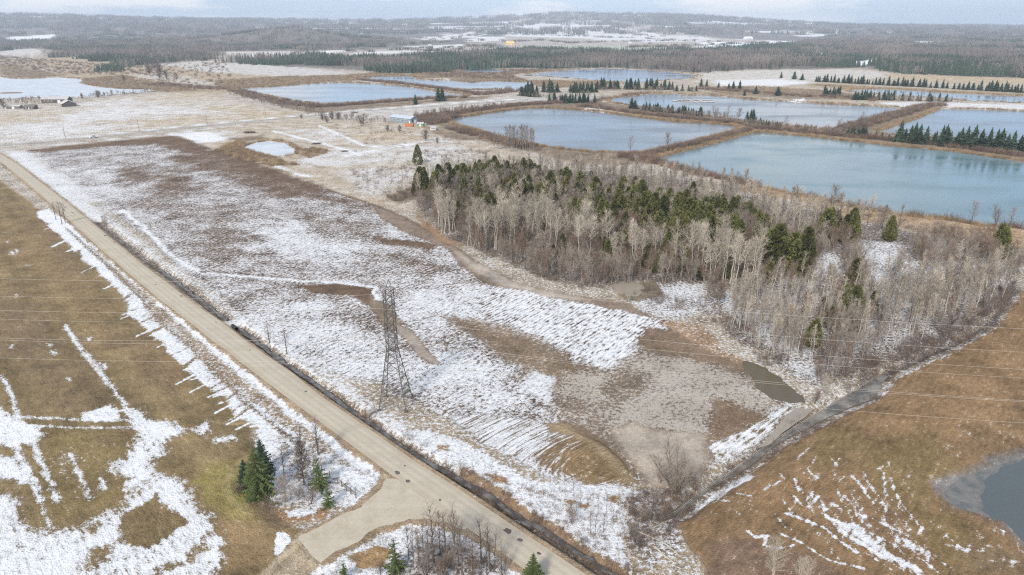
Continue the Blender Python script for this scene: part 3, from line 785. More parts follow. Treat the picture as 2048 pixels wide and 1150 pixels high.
for q in ([(235, 545), (290, 588), (340, 640), (420, 715), (520, 800), (500, 800), (400, 720), (300, 620)], [(470, 760), (600, 860), (660, 905), (640, 915), (560, 850)]):
    P(q, (0.33, 0.225, 0.125), 0.42, 6, 14)
P(T('g', [(1640, 790), (1900, 770), (1900, 830), (1640, 860), (1560, 770)]), (0.34, 0.205, 0.11), 0.2, 4, 10)
P(T('g', [(1590, 900), (1650, 910), (1690, 960), (1690, 1030), (1620, 1070), (1580, 1040)]), GRASS, 0.95, 2, 6)
P(T('g', [(1640, 790), (1740, 770), (1830, 760), (1820, 800), (1680, 820)]), GRASS, 0.95, 2, 6)
for q in ([(555, 875), (600, 880), (660, 940), (690, 985), (640, 985), (560, 960)],):
    P(q, LITTER, 0.66, 8, 16)
# south triangle
P([(645, 1130), (700, 1095), (760, 1060), (820, 1044), (890, 1052), (930, 1066), (1010, 1110), (1060, 1150), (1300, 1350), (500, 1350), (560, 1200)], TAN, 0.88, 3, 8)
for q in ([(700, 1110), (760, 1085), (790, 1095), (770, 1125), (720, 1135)], [(600, 1160), (650, 1150), (660, 1180)]):
    P(q, (0.37, 0.235, 0.115), 0.1, 3, 8)
P([(820, 1085), (900, 1080), (1010, 1125), (1020, 1160), (830, 1160), (790, 1130)], LITTER, 0.62, 8, 14)
# --- bank east of the stream
P(MOUND, BANK, 0.03, 2, 5, slush=0, rowa=0.75, row=rows((1700, 700), (1400, 1000)), world=True)
for q in ([(1700, 850), (1900, 760), (2048, 700), (2048, 800), (1850, 900)], [(1950, 640), (2048, 580), (2048, 660), (1900, 740)], [(1500, 1010), (1600, 960), (1700, 1000), (1600, 1080)]):
    P(q, (0.29, 0.18, 0.092), None, 20, 40, alpha=0.8)
for q in ([(1720, 920), (1860, 860), (1900, 960), (1840, 1050), (1750, 1010)], [(1600, 900), (1700, 860), (1740, 900), (1650, 950)], [(1850, 1040), (1960, 1060), (2000, 1150), (1880, 1150)]):
    P(q, (0.205, 0.145, 0.062), None, 16, 30, alpha=0.8)
P([(1400, 1150), (1420, 1080), (1500, 1080), (1620, 1120), (1700, 1160), (1500, 1200)], (0.20, 0.13, 0.085), 0.02, 10, 24)
P([(1940, 1100), (2048, 1110), (2048, 1160), (1960, 1160)], (0.20, 0.14, 0.08), 0.05, 10, 20)
S([(1400, 1000), (1452, 965), (1543, 903), (1654, 843), (1741, 805), (1800, 755), (1900, 705), (2000, 650)], 8, BANK, 0.66, 4, 10)
P(T('i', [(0, 820), (120, 740), (250, 640), (420, 550), (450, 600), (300, 680), (150, 760), (60, 840)]), BANK, 0.9, 3, 8)


def is_(pts, wd, snow=0.95):
    S(T('i', pts), wd * 0.9, BANK, snow * 0.86, 1.6, 7)


for k_ in range(44):                               # curved mower swaths holding thin snow
    f_ = k_ / 43
    a0 = np.array([560 + 620 * f_ + rng.normal(0, 15), 640 - 130 * math.sin(f_ * 3.1) + rng.normal(0, 30)])
    a2 = np.array([900 + 620 * f_, 1010 + 120 * f_ + rng.normal(0, 40)])
    a1 = (a0 + a2) / 2 + np.array([-40 + 70 * f_, 60 - 90 * f_])
    t0_ = rng.uniform(0, 0.5)
    while t0_ < 1.0:
        t1_ = min(1.0, t0_ + rng.uniform(0.06, 0.22))
        is_([tuple((1 - t) ** 2 * a0 + 2 * t * (1 - t) * a1 + t * t * a2) for t in np.linspace(t0_, t1_, 4)], rng.uniform(1.0, 2.6), rng.uniform(0.6, 0.92))
        t0_ = t1_ + rng.uniform(0.03, 0.3)
for k_ in range(30):                               # wind-combed snow streaks on the bank
    t_ = rng.random()
    x_, y_ = 900 + rng.normal(0, 260), 700 + rng.normal(0, 130)
    l_ = rng.uniform(25, 95)
    a_ = rng.uniform(0.6, 1.15) if rng.random() < 0.75 else rng.uniform(-1.0, -0.5)
    is_([(x_, y_), (x_ + l_ * math.cos(a_), y_ + l_ * math.sin(a_))], rng.uniform(1.5, 4.5), rng.uniform(0.6, 0.95))
for k_ in range(60):
    t_ = rng.random()
    x_, y_ = 950 + 480 * t_ + rng.normal(0, 70), 850 + 280 * t_ + rng.normal(0, 45)
    l_ = rng.uniform(50, 190)
    a_ = rng.uniform(0.45, 0.75)
    is_([(x_, y_), (x_ + l_ * math.cos(a_), y_ + l_ * math.sin(a_))], rng.uniform(2, 5), rng.uniform(0.7, 0.97))
for k_ in range(34):
    x_, y_ = rng.uniform(1450, 2000), rng.uniform(780, 1130)
    l_ = rng.uniform(50, 140)
    a_ = rng.uniform(0.25, 0.7) if y_ < 980 else rng.uniform(0.0, 0.4)
    is_([(x_, y_), (x_ + l_ * math.cos(a_), y_ + l_ * math.sin(a_))], rng.uniform(1.5, 4), rng.uniform(0.5, 0.85))
for k_ in range(16):
    x_, y_ = rng.uniform(160, 420), rng.uniform(680, 800)
    is_([(x_, y_), (x_ + rng.uniform(60, 140), y_ + rng.uniform(20, 50))], rng.uniform(1.5, 3), 0.7)
for k_ in range(14):
    x_, y_ = rng.uniform(1500, 1950), rng.uniform(230, 470)
    l_ = rng.uniform(60, 130)
    is_([(x_, y_), (x_ + l_, y_ + l_ * rng.uniform(0.5, 0.8))], rng.uniform(1.2, 2.4), 0.6)
for ln, wd in (([(640, 820), (760, 870), (860, 910), (960, 990), (1060, 1050)], 9), ([(620, 940), (740, 990), (820, 1050), (900, 1100), (1100, 1150)], 7), ([(420, 920), (470, 960), (540, 945), (520, 1000), (600, 1020), (690, 1005)], 8), ([(580, 830), (640, 900)], 9), ([(860, 830), (960, 880), (1060, 900)], 10), ([(1000, 900), (1100, 980), (1250, 1080), (1400, 1150)], 14), ([(960, 930), (1100, 1010), (1200, 1080)], 12), ([(1200, 590), (1200, 640), (1215, 720)], 5), ([(1240, 620), (1300, 760), (1400, 890), (1440, 920), (1410, 950)], 5), ([(800, 720), (780, 790), (830, 720), (880, 800)], 4), ([(690, 640), (720, 700), (750, 680)], 5), ([(1000, 590), (1050, 660), (1110, 740)], 4), ([(520, 690), (600, 640)], 5), ([(700, 510), (770, 440)], 3), ([(680, 720), (740, 780)], 7)):
    is_(ln, wd)
P(PUD_ICE, (0.17, 0.15, 0.13), 0.14, 6, 14, slush=1.0, wet=0.5)
# --- stream edges, shoulders
S(T('i', [(1240, 0), (1070, 130), (940, 190), (840, 250), (670, 340), (530, 425), (365, 560), (250, 640), (30, 790)]), 10, (0.20, 0.165, 0.125), 0.2, 6, 8, alpha=0.7)
S(STREAM_UP, 9, (0.14, 0.11, 0.085), 0.25, 3, 6)
P([(1490, 728), (1530, 745), (1610, 800), (1560, 802), (1510, 765)], MUD, 0.0, 2, 4)
dl_, _u = ldist(VX, VY, road_c)
dsd = np.full(NV, 1e9)
nearm = VD < 300
dsd[nearm] = sdf(VX[nearm], VY[nearm], side_poly)
dsh = np.minimum(dl_ - 3.3, dsd) + (fbm(VX, VY, 3.0, 3, 71) - 0.5) * 1.6
a_ = np.clip(1 - (dsh - 0.7) / 0.8, 0, 1) * (VD < 650)
k_ = np.nonzero(a_ > 0)[0]
_apply(k_, a_[k_], GRAVEL, 0.02, 0, 0, 0)
# south verge of the road keeps a clean snow strip
P([(606, 1068), (640, 1122), (612, 1160), (590, 1200), (470, 1200), (530, 1140)], (0.43, 0.345, 0.235), 0.0, 3, 6)
S([(615, 1090), (570, 1125), (520, 1175)], 8, (0.31, 0.235, 0.15), 0.0, 3, 5)
S([(632, 1108), (600, 1140), (560, 1190)], 6, (0.33, 0.25, 0.16), 0.0, 3, 5)

verts = np.stack([VX, VY, VZ], 1).astype(np.float32)
ii = np.arange(nr - 1)[:, None] * na + np.arange(na - 1)[None, :]
quads = np.stack([ii, ii + na, ii + na + 1, ii + 1], -1).reshape(-1, 4)
me = bpy.data.meshes.new('ground')
me.vertices.add(NV)
me.vertices.foreach_set('co', verts.ravel())
nq = len(quads)
me.loops.add(nq * 4)
me.loops.foreach_set('vertex_index', quads.ravel().astype(np.int32))
me.polygons.add(nq)
me.polygons.foreach_set('loop_start', np.arange(0, nq * 4, 4, dtype=np.int32))
me.polygons.foreach_set('use_smooth', np.ones(nq, bool))
me.update(calc_edges=True)


def attr(name, typ, data, key):
    at = me.attributes.new(name, typ, 'POINT')
    at.data.foreach_set(key, np.ascontiguousarray(data, dtype=np.float32).ravel())


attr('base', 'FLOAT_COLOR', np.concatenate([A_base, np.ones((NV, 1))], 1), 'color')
attr('cover', 'FLOAT_VECTOR', np.stack([np.clip(A_snow, 0, 1), A_slush, A_wet], 1), 'vector')
attr('rowco', 'FLOAT_VECTOR', np.stack([A_u * 0.36, A_v * 1.0, A_rowa], 1), 'vector')

# ground material: bare earth with snow lying on it as thickly as 'cover' says
gm, n, b = new_mat('snow_patched_ground')
nn, l = n.nodes.new, n.links.new


def nattr(name):
    a = nn('ShaderNodeAttribute')
    a.attribute_name = name
    return a


def math_(op, a, c=None, clamp=False):
    q = nn('ShaderNodeMath')
    q.operation = op
    q.use_clamp = clamp
    for i, v in enumerate((a, c)):
        if v is None: continue
        if isinstance(v, (int, float)): q.inputs[i].default_value = v
        else: l(v, q.inputs[i])
    return q.outputs[0]


def noise(vec, scale, detail, rough=0.6):
    q = nn('ShaderNodeTexNoise')
    q.inputs['Scale'].default_value = scale
    q.inputs['Detail'].default_value = detail
    q.inputs['Roughness'].default_value = rough
    l(vec, q.inputs['Vector'])
    return q.outputs['Fac']


def mixf(f, a, c):
    q = nn('ShaderNodeMix')
    q.data_type = 'FLOAT'
    for s, v in (('Factor', f), ('A', a), ('B', c)):
        if isinstance(v, (int, float)): q.inputs[s].default_value = v
        else: l(v, q.inputs[s])
    return q.outputs['Result']


def mixc(f, a, c, mode='MIX'):
    q = nn('ShaderNodeMix')
    q.data_type = 'RGBA'
    q.blend_type = mode
    for s, v in (('Factor', f), ('A', a), ('B', c)):
        if isinstance(v, (int, float)): q.inputs[s].default_value = v
        elif isinstance(v, tuple): q.inputs[s].default_value = v
        else: l(v, q.inputs[s])
    return q.outputs['Result']


geo = nn('ShaderNodeNewGeometry')
ab, ac, ar = nattr('base'), nattr('cover'), nattr('rowco')
sep = nn('ShaderNodeSeparateXYZ')
l(ac.outputs['Vector'], sep.inputs[0])
sepr = nn('ShaderNodeSeparateXYZ')
l(ar.outputs['Vector'], sepr.inputs[0])
cmb = nn('ShaderNodeCombineXYZ')
l(sepr.outputs['X'], cmb.inputs['X'])
l(sepr.outputs['Y'], cmb.inputs['Y'])
flat = nn('ShaderNodeVectorMath')
flat.operation = 'MULTIPLY'
flat.inputs[1].default_value = (1, 1, 0)
l(geo.outputs['Position'], flat.inputs[0])
pos = flat.outputs['Vector']
n_iso = noise(pos, 1.05, 5, 0.70)
n_row = noise(cmb.outputs[0], 0.95, 4, 0.70)
n_big = noise(pos, 0.085, 4, 0.55)
n_fin = noise(pos, 3.2, 3, 0.6)
n_mid = noise(pos, 0.30, 4, 0.6)
pat = mixf(sepr.outputs['Z'], n_iso, n_row)
fur = math_('MULTIPLY', math_('SINE', math_('MULTIPLY', sepr.outputs['Y'], 5.2)), math_('MULTIPLY', math_('POWER', sepr.outputs['Z'], 3.0), 0.034))
pat = math_('ADD', math_('ADD', math_('MULTIPLY', pat, 0.66), fur), math_('ADD', math_('MULTIPLY', n_big, 0.13), math_('MULTIPLY', n_fin, 0.21)))
pat = math_('ADD', math_('MULTIPLY', math_('SUBTRACT', pat, 0.5), 5.0), 0.5, True)
thr = math_('SUBTRACT', 1.08, math_('MULTIPLY', sep.outputs['X'], 1.16))
msk = math_('ADD', math_('MULTIPLY', math_('SUBTRACT', pat, thr), 3.4), 0.5, True)
# bare ground tone
tone = math_('ADD', math_('MULTIPLY', n_iso, 0.75), math_('ADD', math_('MULTIPLY', n_fin, 1.0), math_('MULTIPLY', n_mid, 0.7)))
tone = math_('ADD', math_('MULTIPLY', mixf(math_('MULTIPLY', sepr.outputs['Z'], 0.5), tone, math_('MULTIPLY', n_row, 2.45)), 1.7), -1.08)
tone = math_('MAXIMUM', math_('ADD', tone, math_('MULTIPLY', math_('SUBTRACT', n_big, 0.5), 1.3)), 0.25)
dry = nn('ShaderNodeVectorMath')
dry.operation = 'SCALE'
l(ab.outputs['Color'], dry.inputs[0])
l(tone, dry.inputs['Scale'])
slc = mixc(n_big, (0.35, 0.295, 0.235, 1), (0.56, 0.50, 0.425, 1))
thick = math_('ADD', math_('MULTIPLY', math_('SUBTRACT', pat, thr), 1.5), math_('MULTIPLY', math_('SUBTRACT', n_mid, 0.5), 0.8), True)
snc = mixc(thick, (0.60, 0.585, 0.57, 1), (0.86, 0.855, 0.85, 1))
top = mixc(sep.outputs['Y'], snc, slc)
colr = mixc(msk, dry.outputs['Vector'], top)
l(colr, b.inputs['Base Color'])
l(mixf(sep.outputs['Z'], 0.92, 0.22), b.inputs['Roughness'])
l(mixf(sep.outputs['Z'], 0.12, 0.5), b.inputs['Specular IOR Level'])
bp = nn('ShaderNodeBump')
bp.inputs['Distance'].default_value = 0.5
l(mixf(sep.outputs['Z'], 0.8, 0.08), bp.inputs['Strength'])
l(math_('ADD', math_('MULTIPLY', pat, 0.6), math_('MULTIPLY', n_fin, 0.35)), bp.inputs['Height'])
l(bp.outputs['Normal'], b.inputs['Normal'])
ground = link('ground', me, gm)
tag(ground, 'snow-patched farmland with ploughed field, pasture and far hills', 'ground', kind='structure')

# ------------------------------------------------------------------ water and ice sheets


def sheet(name, poly, z, mat, seg=2.0, jit=0.5, label=None, cat=None, seed=1):
    p = np.array(poly)
    pts = []
    for a, c in zip(p, np.roll(p, -1, 0)):
        k = max(1, min(60, int(np.hypot(*(c - a)) / seg)))
        for t in range(k):
            pts.append(a + (c - a) * t / k)
    q = np.array(pts)
    q[:, 0] += (fbm(q[:, 0], q[:, 1], seg * 2.5, 3, seed) - 0.5) * jit * 2
    q[:, 1] += (fbm(q[:, 0], q[:, 1], seg * 2.5, 3, seed + 9) - 0.5) * jit * 2
    bm = bmesh.new()
    f = bm.faces.new([bm.verts.new((x, y, z)) for x, y in q])
    f.normal_update()
    if f.normal.z < 0: f.normal_flip()
    bmesh.ops.triangulate(bm, faces=[f])
    mm = bpy.data.meshes.new(name)
    bm.to_mesh(mm)
    bm.free()
    o = link(name, mm, mat)
    tag(o, label, cat, kind='structure')
    return o


def water(name, deep, rough=0.06, bump=0.25, scale=0.9, ice=None, icescale=0.06, iceoff=0.62):
    global nn, l
    m, n, b = new_mat(name)
    nn, l = n.nodes.new, n.links.new
    geo = nn('ShaderNodeNewGeometry')
    mp_ = nn('ShaderNodeMapping')
    mp_.inputs['Scale'].default_value = (0.55, 1.3, 1)
    mp_.inputs['Rotation'].default_value = (0, 0, 0.5)
    l(geo.outputs['Position'], mp_.inputs['Vector'])
    n1 = noise(mp_.outputs['Vector'], scale, 3, 0.6)
    n2 = noise(geo.outputs['Position'], 0.012, 4, 0.6)
    lo = tuple(v * 0.82 for v in deep) + (1,)
    hi = tuple(v * 1.18 for v in deep) + (1,)
    cc = mixc(n2, lo, hi)
    if ice:
        k = math_('ADD', math_('MULTIPLY', math_('SUBTRACT', noise(geo.outputs['Position'], icescale, 5, 0.65), 0.5), 4.0), iceoff, True)
        cc = mixc(k, cc, ice + (1,))
        l(mixf(k, rough, 0.5), b.inputs['Roughness'])
    else:
        l(mixf(math_('ADD', math_('MULTIPLY', math_('SUBTRACT', noise(mp_.outputs['Vector'], 0.018, 5, 0.6), 0.5), 4.0), 0.4, True), rough, rough + 0.28), b.inputs['Roughness'])
    l(cc, b.inputs['Base Color'])
    b.inputs['IOR'].default_value = 1.33
    bp = nn('ShaderNodeBump')
    bp.inputs['Strength'].default_value = bump
    bp.inputs['Distance'].default_value = 0.12
    l(n1, bp.inputs['Height'])
    l(bp.outputs['Normal'], b.inputs['Normal'])
    return m


M['water_teal'] = water('teal_pond_water', (0.125, 0.195, 0.215))
M['water_blue'] = water('grey_blue_pond_water', (0.165, 0.188, 0.208))
M['water_pale'] = water('pale_pond_water', (0.25, 0.285, 0.32))
M['water_far'] = water('wind_blown_pond_water', (0.19, 0.22, 0.27))
M['lake_ice'] = water('lake_ice_sheet', (0.42, 0.46, 0.49), 0.4, 0.05, ice=(0.54, 0.56, 0.58))
M['ditch_water'] = water('ditch_water', (0.055, 0.048, 0.042), 0.12, 0.06, 2.0, ice=(0.22, 0.205, 0.19), icescale=0.5, iceoff=0.25)
M['stream_water'] = water('stream_water', (0.10, 0.09, 0.072), 0.08, 0.03, 2.0, ice=(0.27, 0.245, 0.21), icescale=0.28, iceoff=0.35)
M['mud_water'] = water('muddy_water', (0.30, 0.25, 0.195), 0.10, 0.03, 2.0)
M['green_water'] = water('flooded_ditch_water', (0.115, 0.09, 0.052), 0.03, 0.05, 2.0)
M['slush_ice'] = water('grey_slush_ice', (0.10, 0.105, 0.098), 0.35, 0.1, 3.0, ice=(0.185, 0.168, 0.15), icescale=0.4, iceoff=0.5)
M['teal_melt'] = water('open_melt_water', (0.085, 0.10, 0.10), 0.22, 0.25, 4.0)

for key, mk, lab in (('south_east', 'water_teal', 'large teal pond behind the mixed wood'), ('centre', 'water_blue', 'grey blue pond beside the blue building'),
                     ('boom', 'water_blue', 'long pond holding the floating log boom'), ('east', 'water_blue', 'pond behind the dense spruce row on the causeway'),
                     ('north_west', 'water_pale', 'pale pond at the corner of the snowy stubble field'), ('north', 'water_pale', 'narrow pale pond along a brushy causeway'),
                     ('far', 'water_far', 'wind-rippled pond before the far grey wood'), ('far_sliver', 'water_far', 'thin sliver of pond among marsh shrubs'),
                     ('far_east', 'water_pale', 'pale strip of pond below the hedge of spruces'), ('ice_lake', 'lake_ice', 'frozen white lake behind the dark barn'),
                     ('farm', 'lake_ice', 'small frozen pond at the edge of the ploughed field')):
    dd = np.hypot(*np.array(PONDW[key]).mean(0))
    sheet('frozen_pond' if mk == 'lake_ice' else 'pond', PONDW[key], 0.0, M[mk], 8 if dd < 900 else 16, 1.2 if dd < 900 else 3, lab, 'pond', seed=len(key))
sheet('ice_pool', W11, MZ - 0.28, M['slush_ice'], 1.0, 1.6, 'grey ice rim of the pool on the brown grass bank', 'pool')
sheet('melt_pool', W(PUD_OPEN, MZ - 0.15), MZ - 0.26, M['teal_melt'], 1.0, 1.6, 'dark teal open water in the pool on the grass bank', 'pool')
sheet('stream', stream_w, -0.42, M['stream_water'], 2, 0.4, 'grey stream running beside the wooden rail fence', 'stream')


def strip_poly(line, hw):
    q = resample(np.array(line), 110)
    t = np.gradient(q, axis=0)
    t /= np.hypot(t[:, 0], t[:, 1])[:, None]
    nn_ = np.stack([-t[:, 1], t[:, 0]], 1)
    wv = hw * (0.75 + 0.5 * fbm(q[:, 0], q[:, 1], 9, 2, 3))[:, None]
    return np.concatenate([q + nn_ * wv, (q - nn_ * wv)[::-1]])


sheet('ditch_water', strip_poly(ditch_a[3:], 0.5), -0.5, M['ditch_water'], 1.0, 0.9, 'dark ditch water above the culvert mouth', 'ditch')
sheet('ditch_water', strip_poly(ditch_b, 0.55), -0.5, M['ditch_water'], 1.0, 0.9, 'dark ditch water along the road past the pylon', 'ditch')
sheet('ditch_water', strip_poly(stream_up, 0.35), -0.3, M['ditch_water'], 2, 0.3, 'narrow dark ditch between the wood and the grass bank', 'ditch')
sheet('flood_water', W([(1484, 722), (1510, 727), (1540, 740), (1570, 765), (1605, 790), (1612, 808), (1580, 806), (1545, 798), (1515, 778), (1498, 750)]), 0.05, M['green_water'], 0.7, 1.2, 'brown green flood water in the field corner', 'flood water')
sheet('flood_water', W(T('E', [(1650, 545), (1760, 530), (1830, 550), (1810, 610), (1740, 615), (1660, 590)])), 0.05, M['mud_water'], 0.7, 1.6, 'tan flood water at the foot of the wood', 'flood water')
sheet('flood_water', W(T('i', [(600, 290), (700, 190), (800, 200), (760, 240), (640, 320), (540, 400), (480, 420)])), 0.05, M['mud_water'], 1.5, 0.3, 'muddy backwater beside the rail fence', 'flood water')

# ------------------------------------------------------------------ roads
rm, n, b = new_mat('dusty_asphalt')
nn, l = n.nodes.new, n.links.new
geo = nn('ShaderNodeNewGeometry')
pos = geo.outputs['Position']
rot = nn('ShaderNodeMapping')
rot.inputs['Rotation'].default_value = (0, 0, R(-46.5))
rot.inputs['Scale'].default_value = (0.05, 1.1, 1)
l(pos, rot.inputs['Vector'])
lanes = noise(rot.outputs['Vector'], 0.9, 4, 0.6)
blot = noise(pos, 0.3, 6, 0.7)
fine = noise(pos, 4.0, 3)
c1 = mixc(lanes, (0.34, 0.29, 0.21, 1), (0.53, 0.465, 0.35, 1))
c2 = mixc(math_('MULTIPLY', math_('SUBTRACT', blot, 0.45), 4.0, True), c1, (0.34, 0.265, 0.18, 1))
vor = nn('ShaderNodeTexVoronoi')
vor.feature = 'DISTANCE_TO_EDGE'
vor.inputs['Scale'].default_value = 0.16
vor.inputs['Randomness'].default_value = 1.0
wob = nn('ShaderNodeVectorMath')
wob.operation = 'ADD'
l(pos, wob.inputs[0])
nw = nn('ShaderNodeTexNoise')
nw.inputs['Scale'].default_value = 0.5
l(pos, nw.inputs['Vector'])
sc2 = nn('ShaderNodeVectorMath')
sc2.operation = 'SCALE'
sc2.inputs['Scale'].default_value = 3.0
l(nw.outputs['Color'], sc2.inputs[0])
l(sc2.outputs['Vector'], wob.inputs[1])
l(wob.outputs['Vector'], vor.inputs['Vector'])
crk = math_('SUBTRACT', 1.0, math_('MULTIPLY', vor.outputs['Distance'], 14.0), True)
c3 = mixc(math_('MULTIPLY', math_('MULTIPLY', crk, 0.22), blot), c2, (0.17, 0.14, 0.11, 1))
c4 = mixc(0.35, c3, mixc(fine, (0.25, 0.21, 0.16, 1), (0.75, 0.68, 0.56, 1)))
l(c4, b.inputs['Base Color'])
b.inputs['Roughness'].default_value = 0.9
b.inputs['Specular IOR Level'].default_value = 0.15
M['asphalt'] = rm
# the country road: the same surface with wheel tracks and dirt drifting in from the shoulders
rd, n, b = new_mat('worn_country_road')
nn, l = n.nodes.new, n.links.new
geo = nn('ShaderNodeNewGeometry')
pos = geo.outputs['Position']
la = nattr('lat').outputs['Fac']
rot = nn('ShaderNodeMapping')
rot.inputs['Rotation'].default_value = (0, 0, R(-46.5))
rot.inputs['Scale'].default_value = (0.04, 1.0, 1)
l(pos, rot.inputs['Vector'])
lanes = noise(rot.outputs['Vector'], 1.3, 5, 0.65)
blot = noise(pos, 0.16, 6, 0.65)
fine = noise(pos, 3.0, 4, 0.7)
c1 = mixc(lanes, (0.29, 0.245, 0.175, 1), (0.50, 0.435, 0.325, 1))
tr_ = math_('MULTIPLY', math_('ADD', math_('COSINE', math_('MULTIPLY', math_('SUBTRACT', la, 0.5), 25.13)), 1.0), 0.5)
c1 = mixc(math_('MULTIPLY', tr_, 0.5), c1, (0.55, 0.49, 0.385, 1))
c2 = mixc(math_('MULTIPLY', math_('SUBTRACT', blot, 0.47), 3.0, True), c1, (0.34, 0.275, 0.20, 1))
ctr = math_('SUBTRACT', 1.0, math_('MULTIPLY', math_('ABSOLUTE', math_('SUBTRACT', la, math_('ADD', 0.485, math_('MULTIPLY', blot, 0.03)))), 60.0), True)
c2 = mixc(math_('MULTIPLY', ctr, math_('MULTIPLY', blot, 0.6)), c2, (0.20, 0.165, 0.125, 1))
edg = math_('POWER', math_('ABSOLUTE', math_('MULTIPLY', math_('SUBTRACT', la, 0.5), 2.0)), 5.0)
edg = math_('MULTIPLY', edg, math_('ADD', math_('MULTIPLY', math_('SUBTRACT', blot, 0.5), 2.5), 0.75, True))
c3 = mixc(edg, c2, (0.34, 0.25, 0.16, 1))
c4 = mixc(0.30, c3, mixc(fine, (0.2, 0.165, 0.125, 1), (0.72, 0.65, 0.54, 1)))
l(c4, b.inputs['Base Color'])
b.inputs['Roughness'].default_value = 0.9
b.inputs['Specular IOR Level'].default_value = 0.15
M['road'] = rd
RT = RZ + 0.03
rb = MB()
ncs = len(rc_l)
for k in range(ncs):
    for t in np.linspace(0, 1, 7):
        p = rc_l[k] + (rc_r[k] - rc_l[k]) * t
        if t in (0.0, 1.0):
            p = p + (p - road_c[k]) / 3.2 * (float(fbm(p[0], p[1], 2.5, 3, 14)) - 0.5) * 0.9
        rb.v.append((p[0], p[1], RT + 0.05 * (1 - abs(2 * t - 1))))
for k in range(ncs - 1):
    for t in range(6):
        i0 = k * 7 + t
        rb.f.append((i0, i0 + 1, i0 + 8, i0 + 7))
        rb.m.append(0)
road = rb.build('road', M['road'])
lat = road.data.attributes.new('lat', 'FLOAT', 'POINT')
lat.data.foreach_set('value', np.tile(np.linspace(0, 1, 7), ncs).astype(np.float32))
tag(road, 'straight dusty beige country road with brown shoulders', 'road', kind='structure')
so = sheet('side_road', side_poly, RT - 0.012, rm, 0.8, 0.8, 'short beige side road splaying into the country road', 'road')
fr = MB()
tt = np.gradient(farroad_c, axis=0)
tt /= np.hypot(tt[:, 0], tt[:, 1])[:, None]
for k, q in enumerate(farroad_c):
    nv = np.array([-tt[k, 1], tt[k, 0]])
    for s in (-2.6, 2.6):
        p = q + nv * s
        fr.v.append((p[0], p[1], 0.10))
for k in range(len(farroad_c) - 1):
    fr.f.append((2 * k, 2 * k + 2, 2 * k + 3, 2 * k + 1))
    fr.m.append(0)
tag(fr.build('far_road', plain('grey_gravel_road', (0.36, 0.33, 0.29), objvar=0, scale=0.3)), 'grey gravel lane crossing beyond the ploughed field', 'road', kind='structure')
# dark tar and dirt spots on the road
for k, (x, y, s) in enumerate(((795, 945, 0.55), (816, 962, 0.5), (612, 783, 0.35), (363, 592, 0.5), (312, 569, 0.35), (210, 471, 0.6), (229, 484, 0.6), (256, 506, 0.45), (810, 932, 0.25), (1015, 1062, 0.8), (1040, 1080, 0.5), (500, 700, 0.3), (432, 645, 0.3), (1078, 1107, 0.4), (880, 1000, 0.3), (145, 425, 0.6))):
    x, y = G(x, y, RT)
    rg = random.Random(k)
    pb = MB()
    pb.face([(math.cos(a) * s * rg.uniform(0.6, 1.2) * 1.25, math.sin(a) * s * rg.uniform(0.6, 1.1), 0) for a in np.linspace(0, 2 * math.pi, 11)[:-1]])
    d_, _ = ldist(np.array([x]), np.array([y]), road_c)
    pb.build('tar_patch', M['tar'], road, (x, y, RT + 0.05 * max(0, 1 - d_[0] / 3.2) + 0.012), R(-45))
# ------------------------------------------------------------------ plant shapes (one mesh per kind and variant, shared by all copies)
UP = Vector((0, 0, 1))


def rvec(rg):
    while True:
        v = Vector((rg.uniform(-1, 1), rg.uniform(-1, 1), rg.uniform(-1, 1)))
        if 0.05 < v.length < 1: return v.normalized()


def perp(d, rg, w_):
    v = d.cross(rvec(rg))
    if v.length < 1e-4: v = d.orthogonal()
    return v.normalized() * w_


